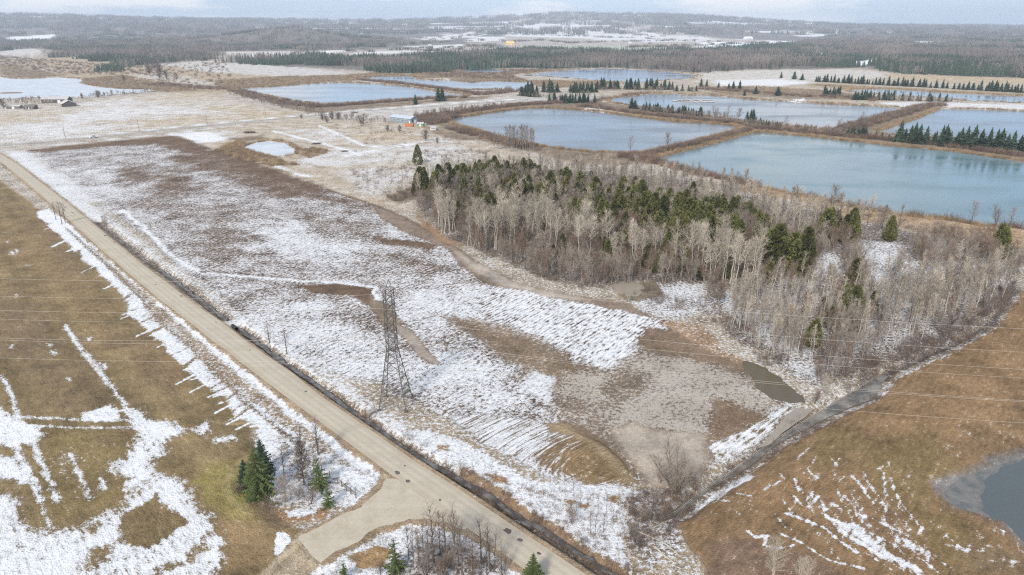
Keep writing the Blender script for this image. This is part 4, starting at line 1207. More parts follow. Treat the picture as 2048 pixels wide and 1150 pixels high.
def gen_bare(seed, h, cw, base=0.35, nprim=16, nsub=6, ntw=4, twl=1.0, tww=0.03, r0=0.13, upang=0.85, stems=1, lean=0.03, flare=0.6):
    """leafless tree: bent tapering stem(s), rising limbs, side shoots and fine twigs"""
    rg = random.Random(seed)
    tr, crn = MB(), MB()
    for s in range(stems):
        a0 = rg.uniform(0, 6.28)
        off = Vector((math.cos(a0), math.sin(a0), 0)) * (0.0 if stems == 1 else rg.uniform(0.1, 0.35))
        ln = lean if stems == 1 else rg.uniform(0.05, flare * 0.5)
        hh = h * (1 if s == 0 else rg.uniform(0.7, 0.97))
        dirv = Vector((math.cos(a0) * ln, math.sin(a0) * ln, 1))
        npt = 8
        pts = []
        for i in range(npt + 1):
            t = i / npt
            j = Vector((rg.uniform(-1, 1), rg.uniform(-1, 1), 0)) * 0.012 * hh * (0 if i == 0 else 1)
            pts.append(off + Vector((dirv.x * t * hh, dirv.y * t * hh, hh * t)) + j)
        rad_ = [r0 * (1.25 if i == 0 else 1) * (1 - 0.93 * (i / npt)) ** 0.85 + 0.006 for i in range(npt + 1)]
        for i in range(npt):
            tr.tube(pts[i], pts[i + 1], rad_[i], rad_[i + 1], 5)
        for i in range(nprim):
            t = base + (0.985 - base) * ((i + rg.random()) / nprim)
            f = t * npt
            k = min(int(f), npt - 1)
            p = pts[k].lerp(pts[k + 1], f - k)
            tt_ = (t - base) / (1 - base)
            L_ = cw * (0.35 + 0.9 * math.sin(min(1, tt_ * 0.85 + 0.18) * math.pi) ** 0.8) * rg.uniform(0.6, 1.1)
            az_ = i * 2.4 + rg.uniform(-0.5, 0.5)
            el = upang * rg.uniform(0.7, 1.15) + 0.25 * tt_
            d = Vector((math.cos(az_) * math.cos(el), math.sin(az_) * math.cos(el), math.sin(el)))
            q = p
            rr_ = rad_[k] * 0.5 + 0.008
            nseg = 3
            for sgm in range(nseg):
                d2 = (d + rvec(rg) * 0.22 + UP * 0.12).normalized()
                q2 = q + d2 * (L_ / nseg)
                tr.tube(q, q2, rr_ * (1 - sgm / nseg * 0.8), rr_ * (1 - (sgm + 1) / nseg * 0.8), 3)
                for b_ in range(nsub):
                    o_ = q.lerp(q2, rg.random())
                    bd = (d2 * 0.8 + rvec(rg) * 0.75 + UP * 0.25).normalized()
                    bl = twl * rg.uniform(0.5, 1.1)
                    e = o_ + bd * bl
                    crn.sliver(o_, e, perp(bd, rg, tww * 0.9))
                    for w_ in range(ntw):
                        o2 = o_.lerp(e, rg.uniform(0.15, 1))
                        td = (bd * 0.8 + rvec(rg) * 0.8 + UP * 0.2).normalized()
                        crn.sliver(o2, o2 + td * bl * rg.uniform(0.35, 0.7), perp(td, rg, tww * 0.6))
                q, d = q2, d2
    return tr, crn


def gen_spruce(seed, h, r, levels=16, nb=8, pieces=4, skirt=0.04, open_=0.0, wid=0.42):
    rg = random.Random(seed)
    tr, crn = MB(), MB()
    tr.tube((0, 0, 0), (0, 0, h * 0.6), 0.022 * h * 0.6, 0.010 * h, 5)
    tr.tube((0, 0, h * 0.6), (0, 0, h * 0.99), 0.010 * h, 0.004, 4)
    dzl = h / levels
    for k in range(levels):
        t = skirt + (0.97 - skirt) * (k / (levels - 1)) ** 0.95
        R_ = r * (1 - t) ** 0.82 * rg.uniform(0.82, 1.14) + 0.06 * r
        n_ = max(5, int(nb * (1 - 0.4 * t)))
        a0 = rg.uniform(0, 6.28)
        if not open_:                              # shaded inner needles close the crown
            m_ = 7
            rim_ = [(math.cos(a0 + 6.283 * q / m_) * R_ * rg.uniform(0.5, 0.72), math.sin(a0 + 6.283 * q / m_) * R_ * rg.uniform(0.5, 0.72), t * h - dzl * rg.uniform(0.5, 1.1)) for q in range(m_)]
            for q in range(m_):
                crn.face([rim_[q], rim_[(q + 1) % m_], (0, 0, min(h, t * h + dzl * 1.6))])
        for j in range(n_):
            if rg.random() < open_: continue
            a = a0 + 6.283 * j / n_ + rg.uniform(-0.3, 0.3)
            rr_ = R_ * rg.uniform(0.7, 1.15)
            z0 = t * h + rg.uniform(-0.4, 0.4) * dzl
            hd = Vector((math.cos(a), math.sin(a), 0))
            sd_ = Vector((-math.sin(a), math.cos(a), 0))
            droop = 0.40 * (1 - t) + 0.05
            for i in range(pieces):
                s0, s1 = (i + 0.1) / pieces, (i + 1.45) / pieces
                c0 = hd * rr_ * s0 + UP * (z0 - droop * rr_ * s0)
                c1 = hd * rr_ * min(s1, 1.12) + UP * (z0 - droop * rr_ * s1 + 0.10 * rr_ * s1 * s1)
                w_ = rr_ * wid * (1.08 - 0.72 * s0) * rg.uniform(0.7, 1.15)
                dz = UP * (-0.75 * w_ * rg.uniform(0.4, 1.5))
                crn.face([c0, c0.lerp(c1, 0.62) + sd_ * w_ + dz, c1])
                crn.face([c0, c1, c0.lerp(c1, 0.62) - sd_ * w_ + dz * rg.uniform(0.4, 1.4)])
    crn.face([(0.05 * r, 0, h * 0.93), (-0.03 * r, 0.05 * r, h * 0.93), (0, 0, h * 1.02)])
    return tr, crn


def gen_cedar(seed, h, r, n=520, leaf=0.55):
    """dense white cedar: upright sprays crowding a bullet-shaped crown, some lobes standing proud"""
    rg = random.Random(seed)
    tr, crn = MB(), MB()
    tr.tube((0, 0, 0), (0, 0, h * 0.9), 0.018 * h, 0.01, 5)
    lob = [(rg.uniform(0, 6.28), rg.uniform(0.1, 0.8), rg.uniform(0.75, 1.22)) for _ in range(14)]
    for i in range(n):
        t = rg.random() ** 1.15 * 0.97 + 0.02
        a = rg.uniform(0, 6.283)
        pr = min(1, 0.55 + t * 3) * (1 - t) ** 0.62
        for la, lt, lg in lob:
            da = (a - la + 3.1416) % 6.2832 - 3.1416
            pr *= 1 + (lg - 1) * math.exp(-(da / 0.5) ** 2 - ((t - lt) / 0.10) ** 2)
        rr_ = r * pr * (0.5 + 0.55 * rg.random() ** 0.5)
        p = Vector((math.cos(a) * rr_, math.sin(a) * rr_, t * h))
        o_ = Vector((math.cos(a), math.sin(a), 0))
        s = leaf * rg.uniform(0.6, 1.3)
        for q in range(2):
            d = (o_ * rg.uniform(0.2, 0.9) + UP * rg.uniform(0.3, 1.0) + rvec(rg) * 0.5).normalized()
            sv = perp(d, rg, s * 0.42)
            crn.face([p - d * s * 0.4, p + sv, p + d * s * 0.9, p - sv])
    return tr, crn


def gen_clump(seed, h, w_, n, tww, spread=0.25, twigs=0):
    """tuft of upright stalks or a twiggy bush"""
    rg = random.Random(seed)
    mb = MB()
    for i in range(n):
        a, q = rg.uniform(0, 6.28), w_ * rg.random() ** 0.6
        p = Vector((math.cos(a) * q, math.sin(a) * q, -0.05))
        d = (UP + Vector((math.cos(a), math.sin(a), 0)) * spread * rg.uniform(0.2, 1.3) + rvec(rg) * 0.15).normalized()
        L_ = h * rg.uniform(0.55, 1.1)
        e = p + d * L_
        mb.sliver(p, e, perp(d, rg, tww))
        for t in range(twigs):
            o_ = p.lerp(e, rg.uniform(0.25, 1))
            td = (d * 0.8 + rvec(rg) * 0.8).normalized()
            mb.sliver(o_, o_ + td * L_ * rg.uniform(0.2, 0.45), perp(td, rg, tww * 0.7))
    return mb


def two(gen, name, mt, mc):
    t, c = gen
    return (t.mesh(name + '_trunk', mt), c.mesh(name + '_crown', mc))


def joined(gen, name, mt, mc):
    t, c = gen
    k = len(t.v)
    t.v += c.v
    t.f += [tuple(i + k for i in f) for f in c.f]
    t.m += [1] * len(c.f)
    return t.mesh(name, [mt, mc])


PROTO = {}
PROTO['aspen'] = [two(gen_bare(10 + i, 13.5, 2.5 + 0.3 * (i % 3), 0.40 + 0.06 * (i % 3), 15, 4, 4, 1.4, 0.036, 0.16, 0.75 + 0.06 * (i % 4)), 'aspen', M['bark_pale'], M['twig_pale']) for i in range(6)]
PROTO['slim'] = [two(gen_bare(30 + i, 11.5, 1.5, 0.42, 13, 4, 4, 1.1, 0.032, 0.10, 0.95), 'slim_tree', M['bark_pale'] if i % 2 else M['twig_grey'], M['twig_grey'] if i % 2 else M['twig_pale']) for i in range(5)]
PROTO['cedar'] = [two(gen_cedar(50 + i, 10.0, 2.7 + 0.35 * (i % 3), 800, 0.66), 'cedar', M['bark_dark'], M['cedar']) for i in range(5)]
PROTO['spruce'] = [two(gen_spruce(70 + i, 13.0, 2.9 + 0.25 * (i % 3), 15, 7, 3), 'spruce', M['bark_dark'], M['spruce']) for i in range(5)]
BUSH = {}
BUSH['bare_wood'] = [joined(gen_bare(90 + i, 11.5, 2.3, 0.35, 14, 4, 4, 1.3, 0.040, 0.12, 0.85), 'bare_wood_tree', M['bark_dark'], M['twig_grey'] if i % 2 else M['twig_pale']) for i in range(4)]
BUSH['alder'] = [joined(gen_bare(100 + i, 6.0, 1.6, 0.2, 8, 3, 4, 1.1, 0.026, 0.06, 0.85, stems=3), 'alder_bush', M['twig_grey'], M['twig_grey'] if i % 2 else M['twig_brown']) for i in range(4)]
BUSH['scrub'] = [gen_clump(110 + i, 2.2, 0.9, 34, 0.022, 0.6, 3).mesh('scrub_bush', M['twig_brown'] if i % 2 else M['twig_dark']) for i in range(3)]
BUSH['reed'] = [gen_clump(120 + i, 1.9, 1.6, 70, 0.05, 0.2, 0).mesh('reed_tuft', M['reed']) for i in range(3)]
BUSH['dogwood'] = [gen_clump(130 + i, 2.7, 1.9, 70, 0.05, 0.45, 2).mesh('dogwood_bush', M['redshrub'] if i != 1 else M['twig_dark']) for i in range(3)]
BUSH['tuft'] = [gen_clump(140 + i, 0.6, 0.5, 26, 0.022, 0.5, 0).mesh('grass_tuft', M['reed'] if i % 2 else M['twig_brown']) for i in range(3)]


def gen_patch(seed, n, size, conif, mw, mg):
    """a plot of far woodland: crowns a few pixels high"""
    rg = random.Random(seed)
    mb = MB()
    for i in range(n):
        x, y = rg.uniform(-size, size), rg.uniform(-size, size)
        if rg.random() < conif:
            h = rg.uniform(9, 15)
            r = h * rg.uniform(0.17, 0.24)
            for lv in range(4):
                z0, z1 = h * (0.08 + 0.22 * lv), h * (0.45 + 0.19 * lv)
                q = r * (1 - 0.23 * lv)
                a0 = rg.uniform(0, 6)
                ring_ = [(x + math.cos(a0 + a) * q * rg.uniform(0.75, 1.2), y + math.sin(a0 + a) * q * rg.uniform(0.75, 1.2), z0 + rg.uniform(-0.4, 0.4)) for a in np.linspace(0, 6.283, 7)[:-1]]
                for a in range(6):
                    mb.face([ring_[a], ring_[(a + 1) % 6], (x, y, min(z1, h))], 1)
        else:
            h = rg.uniform(10, 17)
            w_ = h * rg.uniform(0.16, 0.26)
            mb.sliver((x, y, 0), (x, y, h), (0.22, 0, 0))
            for k in range(34):
                t = rg.uniform(0.35, 1.0)
                a = rg.uniform(0, 6.283)
                q = w_ * math.sin(min(1, (t - 0.3) * 1.25 + 0.12) * 3.0) ** 0.7 * rg.uniform(0.3, 1.0)
                o_ = (x + math.cos(a) * q * 0.35, y + math.sin(a) * q * 0.35, h * (t - 0.12))
                e = (x + math.cos(a) * q, y + math.sin(a) * q, h * t * rg.uniform(0.96, 1.06))
                wv = (math.sin(a) * 0.17, -math.cos(a) * 0.17, 0) if k % 2 else (0.12, 0.12, 0)
                mb.sliver(o_, e, wv)
    return mb.mesh('woodland_plot', [mw, mg])


BUSH['plot_bare'] = [gen_patch(200 + i, 44, 22, 0.06, M['far_wood'], M['far_green']) for i in range(4)]
BUSH['plot_mixed'] = [gen_patch(210 + i, 44, 22, 0.35, M['far_wood'], M['far_green']) for i in range(3)]
BUSH['plot_fir'] = [gen_patch(220 + i, 44, 22, 0.85, M['far_wood'], M['far_green']) for i in range(3)]


def scatter(name, pts, protos, scl, label, cat, rng, tilt=0.06, sink=0.0):
    """uncountable growth: one point mesh whose points carry copies of a few plant meshes"""
    pts = np.asarray(pts, float)
    n_ = len(pts)
    z = ground_z(pts[:, 0], pts[:, 1]) - sink
    mm = bpy.data.meshes.new(name)
    mm.vertices.add(n_)
    mm.vertices.foreach_set('co', np.stack([pts[:, 0], pts[:, 1], z], 1).astype(np.float32).ravel())
    rt = np.stack([rng.normal(0, tilt, n_), rng.normal(0, tilt, n_), rng.uniform(0, 6.283, n_)], 1).astype(np.float32)
    sc_ = rng.uniform(scl[0], scl[1], n_)
    sv = np.stack([sc_, sc_, sc_ * rng.uniform(0.85, 1.2, n_)], 1).astype(np.float32)
    a = mm.attributes.new('rot', 'FLOAT_VECTOR', 'POINT')
    a.data.foreach_set('vector', rt.ravel())
    a = mm.attributes.new('scl', 'FLOAT_VECTOR', 'POINT')
    a.data.foreach_set('vector', sv.ravel())
    a = mm.attributes.new('pick', 'INT', 'POINT')
    a.data.foreach_set('value', rng.integers(0, len(protos), n_).astype(np.int32))
    o = link(name, mm)
    cl = bpy.data.collections.new(name + '_shapes')
    for p in protos:
        cl.objects.link(bpy.data.objects.new(name + '_shape', p))
    ng = bpy.data.node_groups.new(name, 'GeometryNodeTree')
    ng.interface.new_socket('Geometry', in_out='INPUT', socket_type='NodeSocketGeometry')
    ng.interface.new_socket('Geometry', in_out='OUTPUT', socket_type='NodeSocketGeometry')
    q, k = ng.nodes.new, ng.links.new
    gi, go = q('NodeGroupInput'), q('NodeGroupOutput')
    ci = q('GeometryNodeCollectionInfo')
    ci.inputs['Collection'].default_value = cl
    ci.inputs['Separate Children'].default_value = True
    ci.inputs['Reset Children'].default_value = True
    ip = q('GeometryNodeInstanceOnPoints')
    ip.inputs['Pick Instance'].default_value = True
    at = {}
    for nm, ty in (('rot', 'FLOAT_VECTOR'), ('scl', 'FLOAT_VECTOR'), ('pick', 'INT')):
        at[nm] = q('GeometryNodeInputNamedAttribute')
        at[nm].data_type = ty
        at[nm].inputs['Name'].default_value = nm
    k(gi.outputs[0], ip.inputs['Points'])
    k(ci.outputs[0], ip.inputs['Instance'])
    k(at['pick'].outputs[0], ip.inputs['Instance Index'])
    k(at['rot'].outputs[0], ip.inputs['Rotation'])
    k(at['scl'].outputs[0], ip.inputs['Scale'])
    k(ip.outputs[0], go.inputs[0])
    md = o.modifiers.new('plants', 'NODES')
    md.node_group = ng
    tag(o, label, cat, kind='stuff')
    return o


def inside(poly, n_, rng, world=False):
    """n random points in a photo polygon, spread evenly over the ground"""
    p = np.array(poly if world else W(poly))
    lo, hi = p.min(0), p.max(0)
    got = np.zeros((0, 2))
    for _ in range(60):
        c = rng.uniform(lo, hi, (max(200, n_ * 3), 2))
        got = np.concatenate([got, c[sdf(c[:, 0], c[:, 1], p) < 0]])
        if len(got) >= n_: break
    return got[:n_]


def along(line, n_, w_, rng, world=False):
    """points scattered along a photo line, w metres to either side"""
    p = np.array(line if world else W(line))
    q = resample(p, 400)
    i = rng.integers(0, 399, n_)
    t = rng.random(n_)[:, None]
    return q[i] * (1 - t) + q[i + 1] * t + rng.uniform(-w_, w_, (n_, 2))


def on_land(pts, margin=0.6):
    keep = np.ones(len(pts), bool)
    for p in PONDW.values():
        keep &= sdf(pts[:, 0], pts[:, 1], p) > margin
    return pts[keep]


used = {}


def plant(kind, x, y, name, label, cat, group, s=1.0, rz=None, px=True, parts=True, pick=None, sx=1.0, tilt=(0, 0), mats=None):
    """one tree standing on the ground at a photo pixel (or world point)"""
    if px: x, y = G(x, y)
    i = used.get(kind, 0)
    used[kind] = i + 1
    rg = random.Random(i * 7 + len(kind))
    pr = PROTO[kind][(i if pick is None else pick) % len(PROTO[kind])]
    e = empty(name, (x, y, gz(x, y) - 0.05), rg.uniform(0, 6.28) if rz is None else rz)
    e.rotation_euler = (tilt[0], tilt[1], e.rotation_euler[2])
    sx *= rng.uniform(1.3, 2.0) if kind == 'spruce' else 1.0
    e.scale = (s * sx, s * sx, s)
    link('trunk', pr[0], None, e)
    link('crown', pr[1], None, e)
    tag(e, label, cat, group)
    return e


rng = np.random.default_rng(11)
# ------------------------------------------------------------------ far woodland
def forest_pts(poly, spacing, rng, d0, d1, clear=True):
    p = np.array(W(poly))
    lo, hi = p.min(0), p.max(0)
    hi = np.minimum(hi, 9000)
    lo = np.maximum(lo, -9000)
    r_, out_ = d0, []
    while r_ < d1:
        sp = spacing * (1 + max(0, r_ - 1500) / 2200)
        na_ = int(2 * math.radians(46) * r_ / sp)
        a = np.radians(-46) + 2 * np.radians(46) * (np.arange(na_) + rng.random(na_)) / na_
        rr_ = r_ + rng.uniform(-0.5, 0.5, na_) * sp
        out_.append(np.stack([rr_ * np.sin(a), rr_ * np.cos(a)], 1))
        r_ += sp
    c = np.concatenate(out_)
    wob = np.stack([fbm(c[:, 0], c[:, 1], 150, 3, 21) - 0.5, fbm(c[:, 0], c[:, 1], 150, 3, 24) - 0.5], 1) * 150
    c2 = c + wob
    k = sdf(c2[:, 0], c2[:, 1], p) < -12
    for q in CLEAR + [FIELDS_FAR]:
        k &= sdf(c[:, 0], c[:, 1], W(q)) > 14
    return c[k]


fp = np.concatenate([forest_pts(FO1, 36, rng, 1150, 6000), forest_pts(FO2, 36, rng, 1080, 6000)])
xp = 1024 + FPX * fp[:, 0] / fp[:, 1] / CP
dd = np.hypot(fp[:, 0], fp[:, 1])
mix_ = fbm(fp[:, 0], fp[:, 1], 260, 3, 41)
con = (mix_ > 0.60) | ((xp > 400) & (xp < 960) & (dd > 1250) & (dd < 1750) & (mix_ > 0.44)) | ((xp > 1640) & (dd > 1500) & (mix_ > 0.56))
scl_ = (0.85, 1.25)
big = dd > 3200
mid_ = (mix_ > 0.52) & ~con
for nm, msk_, pk, lab in (('conifer_wood', con, 'plot_fir', 'dark green conifer woods beyond the ponds'), ('mixed_wood', mid_, 'plot_mixed', 'mixed bare and evergreen woods beyond the ponds'), ('bare_wood', ~con & ~mid_, 'plot_bare', 'grey leafless woods stretching to the hills')):
    scatter(nm, fp[msk_], BUSH[pk], scl_, lab, 'woodland', rng, 0.0, 0.3)
# hedges and small woods among the far fields
hp = np.concatenate([along([(700, 104), (800, 100), (900, 95), (1010, 90)], 40, 45, rng), along([(1000, 72), (1180, 74), (1350, 80)], 50, 50, rng), along([(1340, 92), (1450, 88), (1560, 84)], 36, 30, rng), along([(820, 86), (940, 74), (1010, 66)], 40, 70, rng), along([(1005, 84), (1080, 80), (1130, 84)], 26, 30, rng), along([(1130, 86), (1200, 84), (1290, 82)], 30, 25, rng), along([(1265, 95), (1300, 93), (1360, 96), (1450, 93)], 34, 25, rng), along([(760, 92), (880, 84), (1000, 80)], 30, 60, rng), along([(820, 104), (960, 97), (1010, 92)], 22, 20, rng), along([(1200, 68), (1300, 74), (1420, 76), (1580, 79)], 40, 60, rng), along([(850, 78), (900, 76), (1000, 70)], 20, 60, rng), along([(1310, 82), (1350, 80), (1480, 84)], 14, 15, rng), along([(1010, 62), (1340, 68), (1600, 78)], 60, 120, rng)])
scatter('hedge_wood', hp, BUSH['plot_mixed'] + BUSH['plot_bare'], (0.4, 0.8), 'small woods and hedges between the far snowy fields', 'woodland', rng, 0.0, 0.3)
# woods climbing the far ridges
c = rng.uniform([-11000, 5200], [11000, 9600], (9000, 2))
k = (np.abs(np.arctan2(c[:, 0], c[:, 1])) < R(44)) & (fbm(c[:, 0] * 0.3, c[:, 1], 330, 3, 97) < 0.565)
scatter('ridge_wood', c[k][:2600], BUSH['plot_bare'] + BUSH['plot_mixed'], (1.6, 2.6), 'hazy woods on the far ridges', 'woodland', rng, 0.0, 0.5)
# ------------------------------------------------------------------ marsh, reeds and bank scrub
rp = [inside(q, n_, rng) for q, n_ in (
    ([(0, 128), (130, 150), (60, 157), (0, 152)], 240), ([(160, 158), (240, 150), (330, 163), (410, 180), (330, 184), (240, 178), (175, 170)], 700),
    ([(430, 160), (560, 153), (700, 150), (720, 158), (560, 173), (480, 177), (430, 172)], 900), ([(690, 150), (760, 144), (840, 150), (720, 160), (690, 163)], 350),
    ([(800, 140), (1000, 139), (1130, 139), (1180, 136), (1020, 150), (1060, 163), (940, 166), (840, 157)], 900), ([(1000, 160), (1200, 162), (1290, 166), (1100, 176), (1060, 170)], 400),
    ([(430, 300), (480, 280), (500, 300), (560, 318), (600, 330), (540, 332), (480, 318)], 260), ([(590, 300), (640, 296), (660, 304), (620, 316)], 60), ([(1380, 176), (1500, 172), (1640, 180), (1740, 200), (1460, 190)], 420),
    ([(1620, 168), (1900, 183), (2100, 195), (1850, 186), (1690, 178)], 260))]
for key, w_, n_ in (('south_east', 5, 2600), ('centre', 6, 2400), ('boom', 5, 1700), ('east', 5, 1300), ('north_west', 7, 1500), ('north', 7, 1100), ('far', 8, 500), ('far_east', 6, 700), ('ice_lake', 7, 900), ('farm', 3, 220)):
    q = np.array(PONDW[key] + [PONDW[key][0]])
    rp.append(along(q, n_, w_, rng, True))
rp = on_land(np.concatenate(rp))
scatter('reed_bed', rp, BUSH['reed'], (0.75, 1.35), 'tawny reeds lining the ponds and the marsh', 'reeds', rng, 0.08)
dp = [along(l_, n_, w_, rng) for l_, n_, w_ in (
    ([(1290, 314), (1380, 292), (1450, 276), (1500, 262)], 330, 2.5), ([(1490, 255), (1600, 264), (1700, 274), (1800, 282), (1900, 293), (2048, 313)], 420, 4), ([(1680, 262), (1740, 245), (1800, 228), (1850, 214), (1880, 210)], 1000, 7),
    ([(880, 232), (960, 220), (1040, 210), (1120, 206)], 520, 6), ([(1160, 212), (1300, 230), (1400, 240), (1480, 248)], 300, 4), ([(720, 160), (800, 168), (900, 180), (960, 188)], 520, 5), ([(940, 190), (1000, 186), (1040, 180)], 260, 10),
    ([(470, 182), (520, 195), (580, 207), (640, 215)], 420, 9), ([(640, 214), (740, 207), (860, 198), (940, 195)], 300, 5), ([(905, 258), (960, 272), (1000, 282), (1050, 296)], 200, 5), ([(1500, 362), (1560, 378), (1640, 396), (1700, 410), (1800, 428), (1900, 438), (2048, 455)], 520, 4),
    ([(1250, 312), (1330, 330), (1420, 352), (1500, 370)], 420, 6), ([(1400, 178), (1500, 184), (1600, 192), (1700, 196), (1750, 202)], 360, 8), ([(300, 168), (400, 175), (460, 180)], 240, 14), ([(1290, 186), (1180, 205), (1200, 215)], 120, 6), ([(840, 240), (880, 245), (920, 235)], 320, 8))]
dp.append(inside([(250, 130), (450, 125), (470, 170), (330, 172)], 260, rng))
dp.append(inside([(830, 232), (905, 226), (900, 240), (860, 252)], 300, rng))
dp.append(inside([(840, 140), (1120, 139), (1020, 150), (1050, 162), (860, 152)], 500, rng))
dp.append(inside([(0, 112), (230, 130), (300, 150), (130, 150), (0, 130)], 700, rng))
dp = on_land(np.concatenate(dp), 0.8)
scatter('bank_scrub', dp, BUSH['dogwood'], (0.5, 1.5), 'red brown scrub on the causeways between the ponds', 'scrub', rng, 0.08)
mp_ = [inside(q, n_, rng) for q, n_ in (([(610, 250), (800, 240), (900, 260), (970, 290), (840, 350), (700, 300)], 130), ([(700, 340), (830, 330), (830, 372), (780, 400), (700, 372)], 90), ([(770, 392), (830, 375), (850, 385), (800, 412)], 70), ([(840, 300), (980, 300), (980, 340), (860, 345)], 130), ([(1700, 425), (2040, 470), (2000, 500), (1780, 452)], 100), ([(1240, 575), (1330, 575), (1330, 600), (1250, 600)], 12))]
scatter('meadow_scrub', on_land(np.concatenate(mp_)), BUSH['scrub'], (0.5, 1.3), 'low leafless bushes dotted over the rough meadow', 'scrub', rng)
cs = on_land(np.concatenate([along([(470, 188), (560, 212), (640, 226)], 150, 9, rng), along([(1000, 182), (1040, 178), (960, 190)], 60, 10, rng), along([(840, 236), (900, 226), (1000, 214)], 120, 7, rng), along([(1480, 250), (1600, 262), (1700, 270)], 120, 3, rng), along([(1040, 192), (1120, 200), (1190, 190)], 70, 9, rng), along([(1200, 181), (1390, 184)], 90, 5, rng), along([(1280, 221), (1410, 235), (1480, 244)], 90, 3, rng), along([(1640, 195), (1800, 202), (1910, 205)], 110, 6, rng), along([(1690, 262), (1800, 230), (1870, 212)], 90, 5, rng), along([(240, 190), (160, 197), (320, 184)], 50, 4, rng), along([(0, 205), (90, 212), (60, 200)], 40, 8, rng), along([(620, 232), (720, 240), (760, 248)], 50, 10, rng)]), 0.8)
scatter('corner_scrub', cs, BUSH['alder'], (0.45, 1.05), 'dark leafless brush at the pond corners and the farm lane', 'scrub', rng)
# ------------------------------------------------------------------ the mixed wood
wood_w = W(WOOD)
bp_ = inside(WOOD, 2900, rng)
xp = 1024 + FPX * bp_[:, 0] / (CP * bp_[:, 1] + SP * CAMH)
yp = 575 - FPX * (SP * bp_[:, 1] - CP * CAMH) / (CP * bp_[:, 1] + SP * CAMH)
op = np.zeros(len(bp_), bool)
for q in ([(1600, 540), (1660, 500), (1700, 530), (1640, 590)], [(1690, 470), (1830, 490), (1830, 540), (1740, 560)], [(1440, 610), (1500, 600), (1560, 660), (1520, 690)]):
    op |= sdf(xp, yp, q) < 0
back = (yp < 400 + (xp - 830) * 0.085) & ~op
scatter('wood_trees', bp_[back][:720], BUSH['bare_wood'], (0.65, 1.05), 'massed leafless trees at the back of the mixed wood', 'woodland', rng)
front = ~back & ~op
thin_ = (xp > 1440) & (yp > 520) & (rng.random(len(bp_)) > 0.45)
fr_ = bp_[front & ~thin_]
scatter('mixed_bare_trees', inside([(860, 385), (1000, 362), (1150, 380), (1350, 420), (1500, 460), (1570, 515), (1450, 540), (1300, 520), (1150, 480), (1000, 445), (870, 425)], 170, rng), BUSH['bare_wood'], (0.8, 1.3), 'grey leafless trees mingled with the cedars of the wood', 'woodland', rng)
pt = inside([(1440, 610), (1560, 580), (1760, 560), (2020, 545), (1990, 605), (1850, 685), (1650, 755), (1560, 725), (1460, 660)], 230, rng)
scatter('pole_thicket', pt, [joined(gen_bare(660 + i, 10.5, 1.4, 0.45, 11, 3, 4, 1.1, 0.030, 0.10, 0.95), 'pole_thicket_tree', M['bark_pale'], M['twig_pale'] if i % 2 else M['twig_grey']) for i in range(4)], (0.7, 1.2), 'crowded pale pole saplings between the pole trees of the wood', 'thicket', rng)
scatter('alder_thicket', fr_[:1700], BUSH['alder'], (0.8, 1.6), 'brown leafless alder thicket filling the mixed wood', 'thicket', rng)
ex = np.concatenate([along([(870, 450), (1000, 518), (1100, 556), (1200, 572)], 70, 4, rng), along([(1640, 765), (1780, 722), (1930, 662), (2020, 580)], 260, 3.5, rng), along([(1290, 600), (1420, 620), (1560, 735)], 60, 4, rng)])
scatter('wood_edge_scrub', np.concatenate([ex, inside(WOOD, 520, rng)]), BUSH['scrub'], (0.7, 1.5), 'low brown scrub along the edges of the mixed wood', 'scrub', rng)

cz = inside([(850, 378), (1000, 355), (1150, 372), (1350, 410), (1500, 450), (1570, 510), (1450, 525), (1300, 505), (1150, 462), (1000, 428), (860, 405)], 190, rng)
scatter('cedar_thicket', cz, [joined(gen_cedar(650 + i, 10.0, 2.7 + 0.3 * i, 600, 0.7), 'cedar_thicket_tree', M['bark_dark'], M['cedar']) for i in range(3)], (0.75, 1.35), 'dark cedar thicket behind the pale aspens of the wood', 'thicket', rng, 0.03)
cz = np.concatenate([inside([(1080, 480), (1250, 490), (1450, 525), (1560, 560), (1500, 580), (1380, 560), (1200, 540), (1080, 515)], 45, rng), inside([(880, 420), (1000, 440), (1080, 460), (1050, 490), (900, 450)], 26, rng), inside([(1640, 600), (1760, 580), (1760, 660), (1640, 690)], 7, rng), inside([(1600, 440), (1720, 460), (1700, 500), (1560, 480)], 10, rng)])
scatter('young_cedars', cz, [joined(gen_cedar(670 + i, 10.0, 2.9, 520, 0.7), 'young_cedar_tree', M['bark_dark'], M['cedar']) for i in range(2)], (0.45, 0.95), 'scattered young cedars under the bare trees of the wood', 'thicket', rng, 0.03)
CED = ('dense cedar in the clump at the meadow corner of the wood', 'cedar in the back line of the wood facing the shore grove', 'cedar showing between the pale aspens of the wood', 'yellow green cedar at the head of the big cedar block', 'cedar packed inside the big cedar block of the wood', 'cedar at the tail of the big cedar block', 'tall cedar standing over the snowy glade', 'cedar on the shore side of the snowy glade', 'cedar of the lone pair near the teal pond shore', 'cedar in the clump by the spreading shore trees', 'cedar of the small group among the pole trees', 'short cedar near the flooded end of the pole trees', 'narrow cedar above the pole trees')
